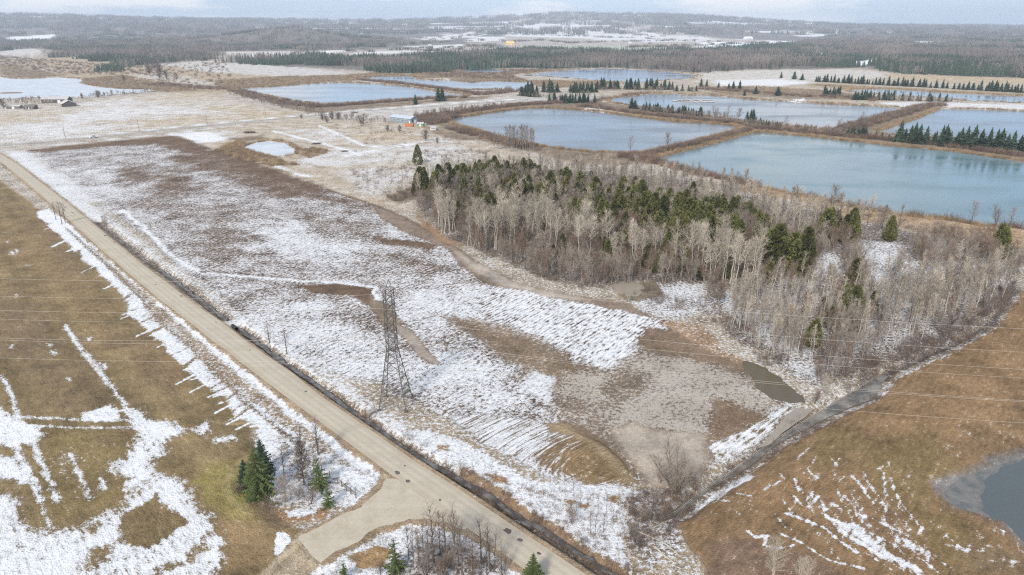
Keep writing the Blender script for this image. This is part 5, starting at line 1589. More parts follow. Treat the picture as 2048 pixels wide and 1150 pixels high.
for cx, cy, rx, ry, n_, h_, lb in ((846, 388, 14, 6, 5, 12, 0), (885, 382, 24, 8, 11, 12, 0), (935, 380, 28, 9, 12, 12, 0), (985, 362, 32, 8, 11, 11, 1), (1045, 368, 34, 8, 11, 11, 1), (1130, 398, 32, 12, 13, 12, 2), (1215, 450, 24, 13, 10, 13, 3), (1262, 442, 36, 24, 22, 13.5, 3), (1325, 466, 46, 25, 26, 13.5, 4), (1395, 488, 46, 22, 22, 13.5, 4), (1455, 500, 32, 13, 11, 12, 5), (1545, 535, 24, 10, 8, 14, 6), (1592, 548, 15, 8, 6, 14, 6), (1655, 478, 14, 6, 5, 11, 7), (1692, 482, 12, 6, 4, 11, 7), (1772, 482, 10, 4, 2, 10, 8), (2005, 512, 16, 5, 5, 10, 9), (1690, 655, 11, 7, 4, 12, 10), (1625, 690, 6, 4, 2, 10, 11), (1712, 580, 8, 6, 3, 11, 12), (1480, 452, 24, 9, 8, 11, 5), (1190, 422, 24, 12, 9, 12, 2), (900, 427, 16, 6, 4, 9, 0), (1430, 455, 26, 9, 9, 11, 5), (1060, 425, 40, 10, 8, 11, 2), (990, 430, 30, 8, 5, 10, 2)):
    for k in range(n_):
        a, q = rng.uniform(0, 6.28), rng.random() ** 0.5
        plant('cedar', cx + math.cos(a) * q * rx, cy + math.sin(a) * q * ry, 'cedar_tree', CED[lb], 'tree', 'cedars: ' + CED[lb].split(' ', 1)[1][:40], h_ / 10 * rng.uniform(0.72, 1.3), sx=rng.uniform(0.85, 1.15))
ASP = ('pale aspen by the bend of the muddy track', 'pale aspen in the stand before the left cedars'.replace('left ', ''), 'pale aspen in the middle of the wood below the cedar block', 'pale aspen in the bright stand above the tan flood water', 'pole tree in the thin stand over the snow by the flood water', 'slender pole tree in the thick stand along the dark ditch', 'slender pole tree at the top corner of the ditch', 'pole tree around the short cedar', 'pale aspen poking out of the big cedar block', 'pale aspen behind the snowy glade')
for kind, cx, cy, rx, ry, n_, h_, lb in (('aspen', 900, 458, 28, 10, 16, 0.95, 0), ('aspen', 985, 490, 50, 14, 24, 1.05, 1), ('aspen', 1065, 482, 50, 20, 24, 1.05, 1), ('aspen', 1150, 500, 60, 25, 20, 1.0, 2), ('aspen', 1260, 520, 60, 20, 16, 1.0, 2), ('aspen', 1405, 545, 60, 18, 24, 1.05, 3), ('aspen', 1480, 562, 40, 18, 16, 1.0, 3), ('slim', 1500, 645, 40, 28, 22, 0.95, 4), ('slim', 1565, 690, 40, 28, 20, 0.95, 4), ('slim', 1810, 650, 80, 30, 32, 1.1, 5), ('slim', 1900, 615, 60, 25, 26, 1.15, 5), ('slim', 1985, 590, 28, 18, 12, 1.15, 6), ('slim', 1650, 680, 50, 35, 12, 0.9, 7), ('aspen', 1330, 440, 90, 28, 14, 0.95, 8), ('aspen', 1600, 470, 60, 25, 14, 0.9, 9)):
    for k in range(n_):
        a, q = rng.uniform(0, 6.28), rng.random() ** 0.5
        plant(kind, cx + math.cos(a) * q * rx, cy + math.sin(a) * q * ry, 'aspen_tree' if kind == 'aspen' else 'pole_tree', ASP[lb], 'tree', 'bare wood trees: ' + ASP[lb].split(' ', 1)[1][:40], h_ * (1.14 if kind == 'aspen' else 1.05) * rng.uniform(0.65, 1.2), sx=rng.uniform(0.8, 1.15), tilt=(rng.normal(0, 0.04), rng.normal(0, 0.04)))
# ------------------------------------------------------------------ spruces by the ponds
def spruce_row(p0, p1, n_, h_, label, group, jit=2.0, sx=1.0, tilt=(0, 0)):
    a, c = np.array(G(*p0)), np.array(G(*p1))
    for k in range(n_):
        p = a + (c - a) * (k + rng.uniform(0.1, 0.9)) / n_ + rng.uniform(-jit, jit, 2)
        if any(sdf(p[:1], p[1:], q)[0] < 0.5 for q in PONDW.values()):
            p = a + (c - a) * (k + 0.5) / n_
        plant('spruce', p[0], p[1], 'spruce_tree', label, 'tree', group, h_ / 13 * rng.uniform(0.62, 1.22), px=False, sx=sx, tilt=tilt)


spruce_row((1798, 283), (2046, 308), 34, 14.5, 'tall dark spruce in the dense row above the teal pond', 'spruce row above the teal pond', 2.2, 0.95)
spruce_row((1628, 163), (1894, 177), 46, 12, 'frosted spruce in the long hedge on the snowy flats', 'spruce hedge on the flats', 2, 0.9)
spruce_row((1902, 178), (2060, 186), 24, 12.5, 'dark spruce in the hedge by the pale strip of pond', 'dark spruce hedge', 2, 1.0)
spruce_row((1043, 191), (1072, 193), 8, 17, 'tall spruce in the clump by the brushy causeway', 'spruce clump by the causeway', 5)
spruce_row((1092, 184), (1115, 185), 7, 15, 'tall spruce in the clump by the brushy causeway', 'spruce clump by the causeway', 5)
spruce_row((1108, 205), (1182, 207), 22, 11, 'spruce at the corner of the grey blue pond', 'spruces at the pond corner', 7)
spruce_row((1137, 185), (1195, 184), 16, 13, 'spruce behind the lane at the head of the grey blue pond', 'spruces behind the lane', 6)
spruce_row((1197, 178), (1345, 179), 30, 14, 'spruce on the far bank of the boom pond', 'spruces on the far bank', 5)
spruce_row((1348, 182), (1390, 182), 8, 9, 'low spruce at the end of the far bank', 'low spruces at the bank end', 3)
spruce_row((1262, 217), (1272, 218), 2, 14, 'stout spruce pair on the near bank of the boom pond', 'stout spruce pair', 1, 1.35)
spruce_row((1288, 220), (1408, 234), 28, 8, 'small spruce in the belt along the boom pond', 'spruce belt along the boom pond', 2.5, 1.1)
spruce_row((1488, 244), (1512, 246), 4, 12, 'spruce standing beside the bushy willows', 'spruces beside the willows', 1.5)
spruce_row((1516, 250), (1562, 256), 10, 6, 'young spruce in the line past the willows', 'young spruces past the willows', 1.5)
spruce_row((1692, 272), (1730, 275), 7, 8, 'short spruce at the meeting of the causeways', 'short spruces at the causeway meeting', 3, 1.3)
spruce_row((1750, 276), (1790, 281), 6, 5, 'very small spruce before the dense row', 'very small spruces', 2)
spruce_row((1648, 193), (1682, 194), 8, 13, 'wind-leaned spruce in the group beside the pale strip of pond', 'leaning spruces', 3, 0.9, (0.0, 0.12))
spruce_row((1700, 200), (1797, 200), 18, 11, 'ragged spruce on the bank behind the boom pond', 'ragged spruces on the bank', 5)
spruce_row((1815, 201), (1908, 203), 11, 10, 'ragged spruce on the bank behind the boom pond', 'ragged spruces on the bank', 5)
for x, y, h_, lab in ((1402, 173, 12, 'taller of two spruces by the boom pond inlet'), (1413, 173, 11, 'spruce touching its taller twin by the boom pond inlet'), (1437, 175, 8, 'small round spruce alone near the boom pond'), (1457, 179, 9, 'first spruce of the loose trio on the flats'), (1466, 179, 12, 'middle and tallest spruce of the loose trio'), (1479, 178, 12, 'end spruce of the loose trio on the flats'), (1489, 191, 8, 'little spruce right at the boom pond edge'), (1511, 188, 11, 'broad spruce behind the boom pond shore'), (1555, 191, 12, 'lone pointed spruce behind the boom pond shore'), (1562, 156, 11, 'lone spruce on the open snowy flats'), (1588, 158, 13, 'tall spruce standing out on the snowy flats'), (1604, 160, 11, 'grey spruce next to the tall one on the flats'), (877, 202, 17, 'narrow spruce twin beside the pale pond'), (885, 202, 17, 'second narrow spruce twin beside the pale pond'), (831, 209, 12, 'stubby spruce by the small white jetty')):
    plant('spruce', x, y, 'spruce_tree', lab, 'tree', None, h_ / 13, sx=0.9 if h_ > 15 else 1.15)
plant('cedar', 836, 329, 'cedar_tree', 'lone bullet-shaped cedar in the rough meadow', 'tree', None, 1.25, sx=0.95)
# ------------------------------------------------------------------ bare trees out in the open
PROTO['grove'] = [two(gen_bare(300 + i, 14.0, 2.2, 0.25, 16, 4, 3, 1.4, 0.04, 0.12, 1.0), 'grove_tree', M['twig_grey'], M['twig_grey'] if i % 2 else M['twig_brown']) for i in range(3)]
for k in range(36):
    x_ = 985 + 84 * (k + rng.random()) / 36
    plant('grove', x_, 298 + rng.uniform(-5, 5) + (x_ - 985) * 0.03, 'grove_tree', 'leafless tree in the grove on the grey blue pond shore', 'tree', 'grove on the pond shore', (0.75 if x_ < 1010 else 1.1) * rng.uniform(0.8, 1.15))
PROTO['dead'] = [two(gen_bare(310 + i, 9.0, 1.2, 0.3, 10, 2, 2, 0.8, 0.04, 0.10, 0.5), 'dead_tree', M['bark_dark'], M['twig_dark']) for i in range(2)]
for k, (x, y, h_) in enumerate(((736, 362, 0.75), (748, 364, 0.8), (764, 367, 0.9), (772, 366, 0.7), (783, 368, 0.9), (797, 365, 0.8), (806, 366, 1.0), (815, 362, 0.8))):
    plant('dead', x, y, 'dead_tree', 'thin dead tree in the meadow row before the cedars', 'tree', 'dead trees in the meadow row', h_)
PROTO['round'] = [two(gen_bare(320 + i, 6.0, 2.4, 0.10, 16, 5, 5, 1.1, 0.045, 0.12, 0.35, stems=2), 'round_tree', M['bark_dark'], M['twig_dark']) for i in range(3)]
for x, y, h_, lab in ((725, 251, 1.5, 'big round dark bush tree by the lane'), (645, 241, 0.9, 'outermost dark bush of the lane thicket'), (655, 246, 1.0, 'low dark bush in front of the lane thicket'), (664, 240, 1.2, 'tallest dark bush of the lane thicket'), (676, 240, 1.1, 'dark bush closing the lane thicket'), (852, 282, 1.3, 'dark upright bush tree on the snowy track'), (875, 287, 0.7, 'small dark bush tree below the snowy track'), (775, 263, 0.8, 'dark bush on the snowy slope under the blue building'), (800, 265, 0.9, 'thin bush tree on the slope by the orange container'), (603, 238, 0.7, 'little bush tree at the corner of the stubble field'), (300, 150, 3.0, 'broad dark maroon bush tree in the marsh'), (318, 157, 2.6, 'dark maroon bush tree beside the broad one in the marsh'), (308, 141, 3.0, 'tall maroon tree behind the broad one in the marsh'), (322, 146, 2.8, 'tall maroon tree standing apart behind the marsh trees'), (333, 158, 2.2, 'low maroon bush closing the marsh tree group'), (353, 160, 1.8, 'russet bush past the maroon marsh trees'), (250, 163, 1.5, 'green grey bush by the frozen lake tip'), (8, 218, 1.6, 'leafy brown tree by the farm drive'), (197, 196, 1.4, 'upright bush tree on the frozen lake shore'), (166, 198, 1.0, 'small bush on the shore behind the barn')):
    plant('round', x, y, 'bush_tree', lab, 'tree', None, h_)
PROTO['oak'] = [two(gen_bare(330 + i, 9.0, 3.0, 0.22, 16, 5, 5, 1.25, 0.026, 0.15, 0.65, stems=1 + i % 2), 'spreading_tree', M['bark_dark'], M['twig_grey']) for i in range(4)]
for x, y, h_, lab in ((1260, 309, 1.25, 'lone leafless tree at the near end of the causeway'), (1336, 295, 1.15, 'lone leafless tree halfway along the low causeway'), (1940, 452, 1.1, 'spreading bare tree on the teal pond shore'), (1990, 458, 1.0, 'first of the spreading trees beside the shore cedar'), (2016, 460, 1.0, 'second of the spreading trees beside the shore cedar'), (1668, 414, 1.1, 'bushy bare tree where the wood meets the teal pond'), (1572, 255, 1.0, 'wide bare willow on the causeway crossing'), (1430, 237, 1.2, 'grey willow in the belt along the boom pond'), (1455, 239, 1.3, 'tan willow in the belt along the boom pond'), (1476, 241, 1.2, 'pale willow beside the spruces of the belt'), (1725, 243, 0.9, 'slim bare tree rising from the diagonal causeway'), (1675, 259, 0.9, 'slim bare tree at the foot of the diagonal causeway')):
    plant('oak', x, y, 'bare_tree', lab, 'tree', None, h_)
# ------------------------------------------------------------------ lattice pylon and its wires
TX, TY, TROT = -27.76, 142.29, R(-5.7)
pyl = empty('lattice_pylon', (TX, TY, gz(TX, TY)), TROT)
tag(pyl, 'tall grey lattice pylon standing in the snowy field beside the ditch', 'pylon')
LV = [0, 3.7, 7.0, 9.9, 12.5, 14.8, 17.1, 19.4, 21.6, 23.9, 26.2, 28.5]


def half(z):
    return 3.25 + (1.08 - 3.25) * min(1, z / 14.8) if z < 14.8 else 1.08 - 0.12 * (z - 14.8) / 13.7


def corner(i, z):
    h = half(z)
    return Vector(((-h, -h, z), (h, -h, z), (h, h, z), (-h, h, z))[i])


for i in range(4):
    mb = MB()
    for a, c in zip(LV[:-1], LV[1:]):
        mb.tube(corner(i, a), corner(i, c), 0.12, 0.12 if c < 15 else 0.10, 4)
    mb.box((corner(i, 0).x, corner(i, 0).y, 0.05), (0.7, 0.7, 0.5))
    mb.build('leg', M['steel'], pyl)
for a, c in zip(LV[:-1], LV[1:]):
    mb = MB()
    for i in range(4):
        j = (i + 1) % 4
        mb.tube(corner(i, a), corner(j, c), 0.06, 0.06, 3)
        mb.tube(corner(j, a), corner(i, c), 0.06, 0.06, 3)
        mb.tube(corner(i, c), corner(j, c), 0.06, 0.06, 3)
        if c < 9:
            mid = (corner(i, a) + corner(j, c) + corner(j, a) + corner(i, c)) / 4
            mb.tube(corner(i, (a + c) / 2), mid, 0.035, 0.035, 3)
            mb.tube(corner(j, (a + c) / 2), mid, 0.035, 0.035, 3)
    mb.build('bracing', M['steel'], pyl)
pk = MB()
PK = Vector((0.0, 0.9, 31.6))
for i in range(4):
    pk.tube(corner(i, 28.5), PK, 0.07, 0.05, 4)
pk.tube((-1, 0, 29.6), (0.7, 0.3, 30.3), 0.04, 0.04, 3)
pk.tube((0.6, -0.5, 29.4), (-0.5, 0.6, 30.3), 0.04, 0.04, 3)
pk.build('peak', M['steel'], pyl)
wire_at = [(PK, 'thin earth wire running from the pylon peak', 0.75)]
for z, al in ((28.3, 3.3), (21.6, 4.2), (16.0, 3.6)):
    for s in (-1, 1):
        mb = MB()
        h = half(z)
        tip = Vector((0, s * (h + al), z + 0.15))
        for x in (-h, h):
            mb.tube((x, s * h, z), tip, 0.06, 0.05, 4)
            mb.tube((x, s * h, z + 1.5), tip, 0.055, 0.045, 4)
            for t in (0.35, 0.68):
                mb.tube(Vector((x, s * h, z)).lerp(tip, t), Vector((x, s * h, z + 1.5)).lerp(tip, t), 0.035, 0.035, 3)
        mb.tube(Vector((-h, s * h, z)).lerp(tip, 0.35), Vector((h, s * h, z)).lerp(tip, 0.68), 0.035, 0.035, 3)
        ao = mb.build('cross_arm', M['steel'], pyl)
        ins = MB()
        for k in range(9):
            ins.tube((0, tip.y, tip.z - 0.2 - 0.15 * k), (0, tip.y, tip.z - 0.27 - 0.15 * k), 0.13, 0.06, 6)
        ins.tube((0, tip.y, tip.z), (0, tip.y, tip.z - 1.65), 0.03, 0.03, 4)
        ins.build('insulator', M['glass_ins'], ao)
        side_ = 'wood-side' if s > 0 else 'road-side'
        lev = {28.3: 'top', 21.6: 'middle', 16.0: 'lowest'}[z]
        wire_at.append((Vector((0, tip.y, tip.z - 1.7)), 'pale power line wire hung from the %s %s arm of the pylon' % (lev, side_), 1.0))
for p, lab, q in wire_at:
    mb = MB()
    pts = []
    for s in np.linspace(-190, 250, 90):
        S_, k_ = (225.0, 0.082 * q) if s < 0 else (310.0, 0.106 * q)
        u = abs(s)
        pts.append(Vector((s, p.y, p.z - k_ * u * (1 - u / S_))))
    for a, c in zip(pts[:-1], pts[1:]):
        mb.tube(a, c, 0.022, 0.022, 3)
    wo = mb.build('power_line', M['wire'], None, (TX, TY, gz(TX, TY)), TROT)
    tag(wo, lab, 'power line', 'wires of the power line')

# ------------------------------------------------------------------ fences, culvert


def fence(name, line, step, h, label, rails, mat_rail, post_r=0.07, z_off=0.0, world=False, cap=None):
    q = np.array(line if world else W(line))
    s = np.concatenate([[0], np.cumsum(np.hypot(*np.diff(q, axis=0).T))])
    n_ = int(s[-1] / step)
    t = np.linspace(0, s[-1], n_ + 1)
    P_ = np.stack([np.interp(t, s, q[:, 0]), np.interp(t, s, q[:, 1])], 1)
    Z_ = ground_z(P_[:, 0], P_[:, 1]) + z_off
    root = empty(name, (P_[0, 0], P_[0, 1], Z_[0]))
    tag(root, label, 'fence')
    rg = random.Random(n_)
    o = Vector((P_[0, 0], P_[0, 1], Z_[0]))
    pm = MB()
    pm.tube((0, 0, -0.4), (0, 0, h), post_r, post_r * 0.85, 6, cap=True)
    pme = pm.mesh('fence_post', M['post'])
    tops = []
    for k in range(n_ + 1):
        b_ = link('post', pme, None, root, Vector((P_[k, 0], P_[k, 1], Z_[k])) - o, rg.uniform(0, 3))
        b_.rotation_euler = (rg.uniform(-0.07, 0.07), rg.uniform(-0.07, 0.07), rg.uniform(0, 3))
        tops.append(Vector((P_[k, 0], P_[k, 1], Z_[k])) - o)
    for f, r in rails:
        rm_ = MB()
        for a, c in zip(tops[:-1], tops[1:]):
            rm_.tube(a + UP * h * f, c + UP * h * f, r, r, 4)
        rm_.build('rail' if r > 0.02 else 'wire', mat_rail, root)
    return root


fence('post_fence', [(132, 458), (174, 495), (223, 540), (278, 596), (334, 658), (369, 686), (417, 731), (452, 764), (487, 802), (522, 830), (564, 865), (600, 897), (640, 935), (676, 966)], 3.2, 1.25, 'leaning post and wire fence along the snow drift by the road', [(0.9, 0.012), (0.5, 0.012)], M['post'], 0.075)
fence('rail_fence', [(1330, 1042), (1400, 984), (1452, 950), (1522, 898), (1571, 866), (1626, 831), (1696, 789), (1760, 748)], 2.4, 1.15, 'weathered rail fence with snow on its rail beside the stream', [(0.92, 0.05), (0.55, 0.04)], M['rail'], 0.08)
fence('rail_fence', [(1772, 742), (1850, 708), (1930, 670), (1990, 630), (2020, 585)], 2.6, 1.1, 'broken rail fence along the ditch below the wood', [(0.9, 0.045)], M['rail'], 0.065)
gt = fence('gate_fence', [(684, 974), (696, 984), (706, 992), (712, 996)], 1.4, 1.5, 'short fence end with brace posts at the side road corner', [(0.85, 0.05), (0.4, 0.05)], M['post'], 0.11)
cx, cy = G(471, 656, -0.3)
cv = empty('culvert_pipe', (cx, cy, -0.45), math.atan2(ditch_b[1][1] - ditch_b[0][1], ditch_b[1][0] - ditch_b[0][0]))
tag(cv, 'black mouth of the steel culvert pipe in the ditch', 'culvert')
mb = MB()
for k in range(8):
    mb.tube((-2.5 + k * 0.4, 0, 0), (-2.3 + k * 0.4, 0, 0), 0.62, 0.66, 14)
    mb.tube((-2.3 + k * 0.4, 0, 0), (-2.1 + k * 0.4, 0, 0), 0.66, 0.62, 14)
mb.build('pipe', M['tyre'], cv)
mb = MB()
mb.tube((0.66, 0, 0), (0.78, 0, 0), 0.72, 0.72, 14)
mb.build('rim', M['steel'], cv)

# ------------------------------------------------------------------ buildings


def gable(name, label, cat, x, y, rz, L_, W_, hw, hr, mw, mr, wins=(), doors=(), chimney=False, over=0.4, px=True):
    if px: x, y = G(x, y)
    root = empty(name, (x, y, gz(x, y) - 0.05), rz)
    tag(root, label, cat)
    a, c = L_ / 2, W_ / 2
    mb = MB()
    b4 = [(-a, -c), (a, -c), (a, c), (-a, c)]
    for i in range(4):
        j = (i + 1) % 4
        mb.face([(*b4[i], 0), (*b4[j], 0), (*b4[j], hw), (*b4[i], hw)])
    mb.face([(a, -c, hw), (a, c, hw), (a, 0, hw + hr)])
    mb.face([(-a, c, hw), (-a, -c, hw), (-a, 0, hw + hr)])
    mb.build('wall', mw, root)
    rf = MB()
    t = 0.22
    for s in (-1, 1):
        e0, e1 = (s * (c + over), hw - over * hr / c), (0, hw + hr)
        for z in (0.02, t):
            rf.face([(-a - over, e0[0], e0[1] + z), (a + over, e0[0], e0[1] + z), (a + over, e1[0], e1[1] + z), (-a - over, e1[0], e1[1] + z)])
        rf.face([(-a - over, e0[0], e0[1] + 0.02), (a + over, e0[0], e0[1] + 0.02), (a + over, e0[0], e0[1] + t), (-a - over, e0[0], e0[1] + t)])
        for q in (-1, 1):
            rf.face([(q * (a + over), e0[0], e0[1] + 0.02), (q * (a + over), e1[0], e1[1] + 0.02), (q * (a + over), e1[0], e1[1] + t), (q * (a + over), e0[0], e0[1] + t)])
    ro = rf.build('roof', mr, root)
    if chimney:
        ch = MB()
        ch.box((a * 0.4, 0.3, hw + hr + 0.4), (0.8, 0.8, 1.6))
        ch.build('chimney', M['roof_dark'], ro)
    for nm, lst, mt in (('window', wins, M['window']), ('door', doors, M['white'])):
        for sd_, u, z, w_, h_ in lst:
            mb = MB()
            if sd_ in 'fb':
                yy = -c - 0.04 if sd_ == 'f' else c + 0.04
                mb.box((u, yy, z), (w_, 0.12, h_))
                if nm == 'window':
                    fr_b = MB()
                    for dx, dz, sx_, sz_ in ((0, h_ / 2, w_ + 0.3, 0.15), (0, -h_ / 2, w_ + 0.3, 0.15), (-w_ / 2, 0, 0.15, h_), (w_ / 2, 0, 0.15, h_)):
                        fr_b.box((u + dx, yy * 1.008, z + dz), (sx_, 0.16, sz_))
            else:
                xx = a + 0.04 if sd_ == 'r' else -a - 0.04
                mb.box((xx, u, z), (0.12, w_, h_))
                fr_b = None
            wo = mb.build(nm, mt, root)
            if nm == 'window' and sd_ in 'fb':
                fr_b.build('frame', M['white'], wo)
    return root


bl_a, bl_b = np.array(G(785, 241)), np.array(G(828, 248))
brz = R(-38)
gable('long_workshop', 'long blue grey building with pale metal roof by the pond', 'building', 808, 244, brz, 27, 9, 4.2, 1.9, M['blue'], M['roof_metal'],
      [('f', u, 2.4, 1.5, 1.3) for u in (-11, -7.5, -4, -0.5, 3, 6.5, 10)] + [('r', -2, 2.4, 1.4, 1.4)], [('r', 1.3, 1.5, 2.6, 2.8), ('f', 12.2, 1.1, 1.1, 2.1)])
# container and shed beside it
ox, oy = G(819, 253)
ct = empty('shipping_container', (ox, oy, gz(ox, oy)), R(-14))
tag(ct, 'orange shipping container beside the blue grey building', 'container')
mb = MB()
mb.box((0, 0, 1.35), (7.5, 2.5, 2.5))
mb.build('body', M['orange'], ct)
for k in range(12):
    mb = MB()
    mb.box((-3.4 + k * 0.62, -1.29, 1.35), (0.28, 0.10, 2.3))
    mb.build('rib', M['orange'], ct)
mb = MB()
mb.box((3.79, 0.6, 1.35), (0.10, 1.15, 2.3))
mb.box((3.79, -0.6, 1.35), (0.10, 1.15, 2.3))
mb.build('door', M['orange'], ct)
gable('garden_shed', 'small green fronted shed next to the orange container', 'shed', 842, 252, R(-14), 5.5, 4, 2.3, 1.0, M['green'], M['roof_snow'], [], [('f', 0, 1.0, 1.2, 1.9)])
gable('tool_shed', 'tiny pale shed on the snowy strip by the pond', 'shed', 866, 260, R(20), 4.2, 3.2, 2.0, 0.9, M['white'], M['roof_snow'], [('f', 0, 1.3, 0.8, 0.7)], [('r', 0, 1.0, 1.0, 1.8)])
gable('dark_barn', 'long dark barn with pale hipped roof by the frozen lake', 'barn', 115, 205, R(3), 29, 11, 4.2, 2.6, M['barn'], M['roof_snow'], [('f', u, 2.3, 1.6, 1.2) for u in (-11, -7, -3)], [('f', 5, 1.6, 3.4, 3.2)])
gable('farm_house', 'low farmhouse with snowy gable roof in front of the dark barn', 'house', 137, 212, R(-52), 17, 14, 3.0, 3.4, M['barn'], M['roof_snow'], [('r', u, 1.6, 1.5, 1.3) for u in (-4, 0, 4)] + [('f', u, 1.6, 1.4, 1.3) for u in (-5, 0, 5)], [('f', 2.5, 1.1, 1.1, 2.1)], True)
gable('lean_shed', 'flat dark shed among the trees at the farm drive', 'shed', 30, 217, R(6), 13, 6, 2.6, 1.0, M['roof_dark'], M['roof_snow'], [], [('f', 0, 1.2, 2.4, 2.2)])
gable('cottage', 'grey cottage half hidden by a farmyard tree', 'house', 62, 218, R(4), 11, 7, 2.7, 1.8, M['barn'], M['roof_dark'], [('f', u, 1.5, 1.2, 1.1) for u in (-3, 3)], [('f', 0, 1.0, 1.0, 2.0)])
gable('yellow_hall', 'large yellow hall on the far fields', 'building', 1020, 90, R(2), 34, 22, 9, 6, M['yellow'], M['yellow'], [('f', u, 5, 3, 3) for u in (-10, 0, 10)], [('f', 5, 2, 4, 4)])
gable('white_barn', 'white roofed barn in the far snow fields', 'barn', 1496, 78, R(15), 50, 24, 7, 8, M['white'], M['snowcap'], [('f', u, 4, 3, 3) for u in (-14, 0)], [('f', 14, 2.5, 5, 5)])
gable('far_house', 'pale flat house behind the dark pines', 'house', 676, 107, R(4), 30, 16, 4.5, 5, M['white'], M['roof_snow'], [('f', u, 2.5, 2, 1.6) for u in (-9, 0, 9)], [('f', 4.5, 1.2, 1.4, 2.4)])
for k, (x, y, s, lab) in enumerate(((1110, 91, 1.0, 'small white house among hedges on the far fields'), (1160, 92, 0.9, 'low grey house beside the far green field'), (1260, 86, 1.1, 'pale house by the far dark hedge'), (1300, 88, 1.0, 'house with snowy roof past the far hedge'), (1395, 83, 1.2, 'far house near the tall dark trees'), (1420, 85, 0.9, 'little far house between snowy fields'), (985, 86, 1.0, 'far house left beside the yellow hall'), (1680, 70, 1.6, 'white village house by the far wood'), (1695, 71, 1.4, 'second white village house by the far wood'), (1715, 70, 1.5, 'third white village house deeper in the far wood'), (860, 92, 0.9, 'tan house on the far striped field'), (1100, 130, 0.5, 'tiny white hut at the far pond marsh'))):
    gable('far_house', lab, 'house', x, y, R(rng.uniform(-20, 20)), 16 * s, 10 * s, 4.2 * s, 3.2 * s, M['white'] if k % 2 == 0 else M['roof_dark'], M['roof_snow'] if k % 3 else M['roof_dark'], [('f', u * s, 2.2 * s, 1.8 * s, 1.5 * s) for u in (-4, 4)], [('f', 0, 1.3 * s, 1.3 * s, 2.4 * s)])
ex, ey = G(1043, 61.5)
el = empty('grain_elevator', (ex, ey, gz(ex, ey)))
tag(el, 'white grain silos standing far off in the haze', 'silo')
for k, (dx, r, h) in enumerate(((-26, 8, 40), (-6, 8, 44), (16, 7, 34))):
    mb = MB()
    mb.tube((dx, 0, -1), (dx, 0, h), r, r, 12)
    mb.tube((dx, 0, h), (dx, 0, h + 5), r, 1, 12)
    mb.build('silo', M['white'], el)
mb = MB()
mb.tube((-15, 0, 0), (-15, 0, 62), 1.6, 1.6, 6)
mb.tube((-15, 0, 60), (16, 0, 38), 0.8, 0.8, 5)
mb.build('leg_tower', M['white'], el)
# ------------------------------------------------------------------ boom, jetty, truck, poles, brush piles
b0 = np.array(G(1385, 202))
bo = empty('log_boom', (b0[0], b0[1], 0.0), R(-3))
tag(bo, 'floating snowy log boom with bare saplings on the long pond', 'boom')
for (x0, y0, x1, y1) in ((-24, -6, 22, -14), (22, -14, 26, 4), (26, 4, -12, 8), (-12, 8, -24, -6), (-4, 7, 2, -10), (8, 6, 13, -12)):
    mb = MB()
    mb.tube((x0, y0, 0.15), (x1, y1, 0.15), 0.55, 0.55, 6, cap=True)
    lg = mb.build('log', M['post'], bo)
    mb = MB()
    mb.tube((x0, y0, 0.52), (x1, y1, 0.52), 0.32, 0.32, 6, cap=True)
    mb.build('snow_cap', M['snowcap'], lg)
for k in range(7):
    mb = gen_clump(400 + k, 8.0, 0.8, 9, 0.09, 0.2, 3)
    mb.build('sapling', M['twig_pale'], bo, (rng.uniform(-12, 14), rng.uniform(2, 6), 0.3))
jx, jy = G(824, 198)
jt = empty('jetty', (jx, jy, 0.0), R(10))
tag(jt, 'small white jetty at the pale pond by the stubby spruce', 'jetty')
for k in range(9):
    mb = MB()
    mb.box((-4 + k, 0, 0.75), (0.85, 2.6, 0.12))
    mb.build('plank', M['white'], jt)
for x, y in ((-4, -1.1), (4, -1.1), (-4, 1.1), (4, 1.1)):
    mb = MB()
    mb.tube((x, y, -0.9), (x, y, 1.3), 0.14, 0.14, 6, cap=True)
    mb.build('post', M['post'], jt)
mb = MB()
mb.box((1.5, 0, 1.9), (4.5, 2.8, 0.15))
mb.build('canopy', M['white'], jt)
fx, fy = G(187, 276)
ang = math.atan2(farroad_c[8][1] - farroad_c[7][1], farroad_c[8][0] - farroad_c[7][0])
tk = empty('pickup_truck', (fx, fy, 0.1), ang)
tag(tk, 'small dark pickup truck driving on the grey gravel lane', 'truck')
mb = MB()
mb.box((0, 0, 0.75), (5.4, 1.9, 0.62))
mb.box((-1.7, -0.9, 1.2), (2.0, 0.1, 0.35))
mb.box((-1.7, 0.9, 1.2), (2.0, 0.1, 0.35))
mb.box((-2.65, 0, 1.2), (0.1, 1.9, 0.35))
mb.build('body', M['white'], tk)
mb = MB()
mb.box((0.4, 0, 1.4), (2.2, 1.8, 0.72), taper=0.82)
cabo = mb.build('cab', M['carpaint'], tk)
mb = MB()
mb.box((0.4, 0, 1.45), (1.6, 1.86, 0.40), taper=0.86)
mb.build('window', M['window'], cabo)
mb = MB()
mb.tube((0, -0.14, 0), (0, 0.14, 0), 0.4, 0.4, 12, cap=True)
wme = mb.mesh('truck_wheel', M['tyre'])
for x, y in ((1.7, -0.9), (1.7, 0.9), (-1.7, -0.9), (-1.7, 0.9)):
    link('wheel', wme, None, tk, (x, y, 0.4))
for y in (-0.7, 0.7):
    mb = MB()
    mb.box((2.72, y, 0.85), (0.08, 0.35, 0.2))
    mb.build('headlight', M['snowcap'], tk)
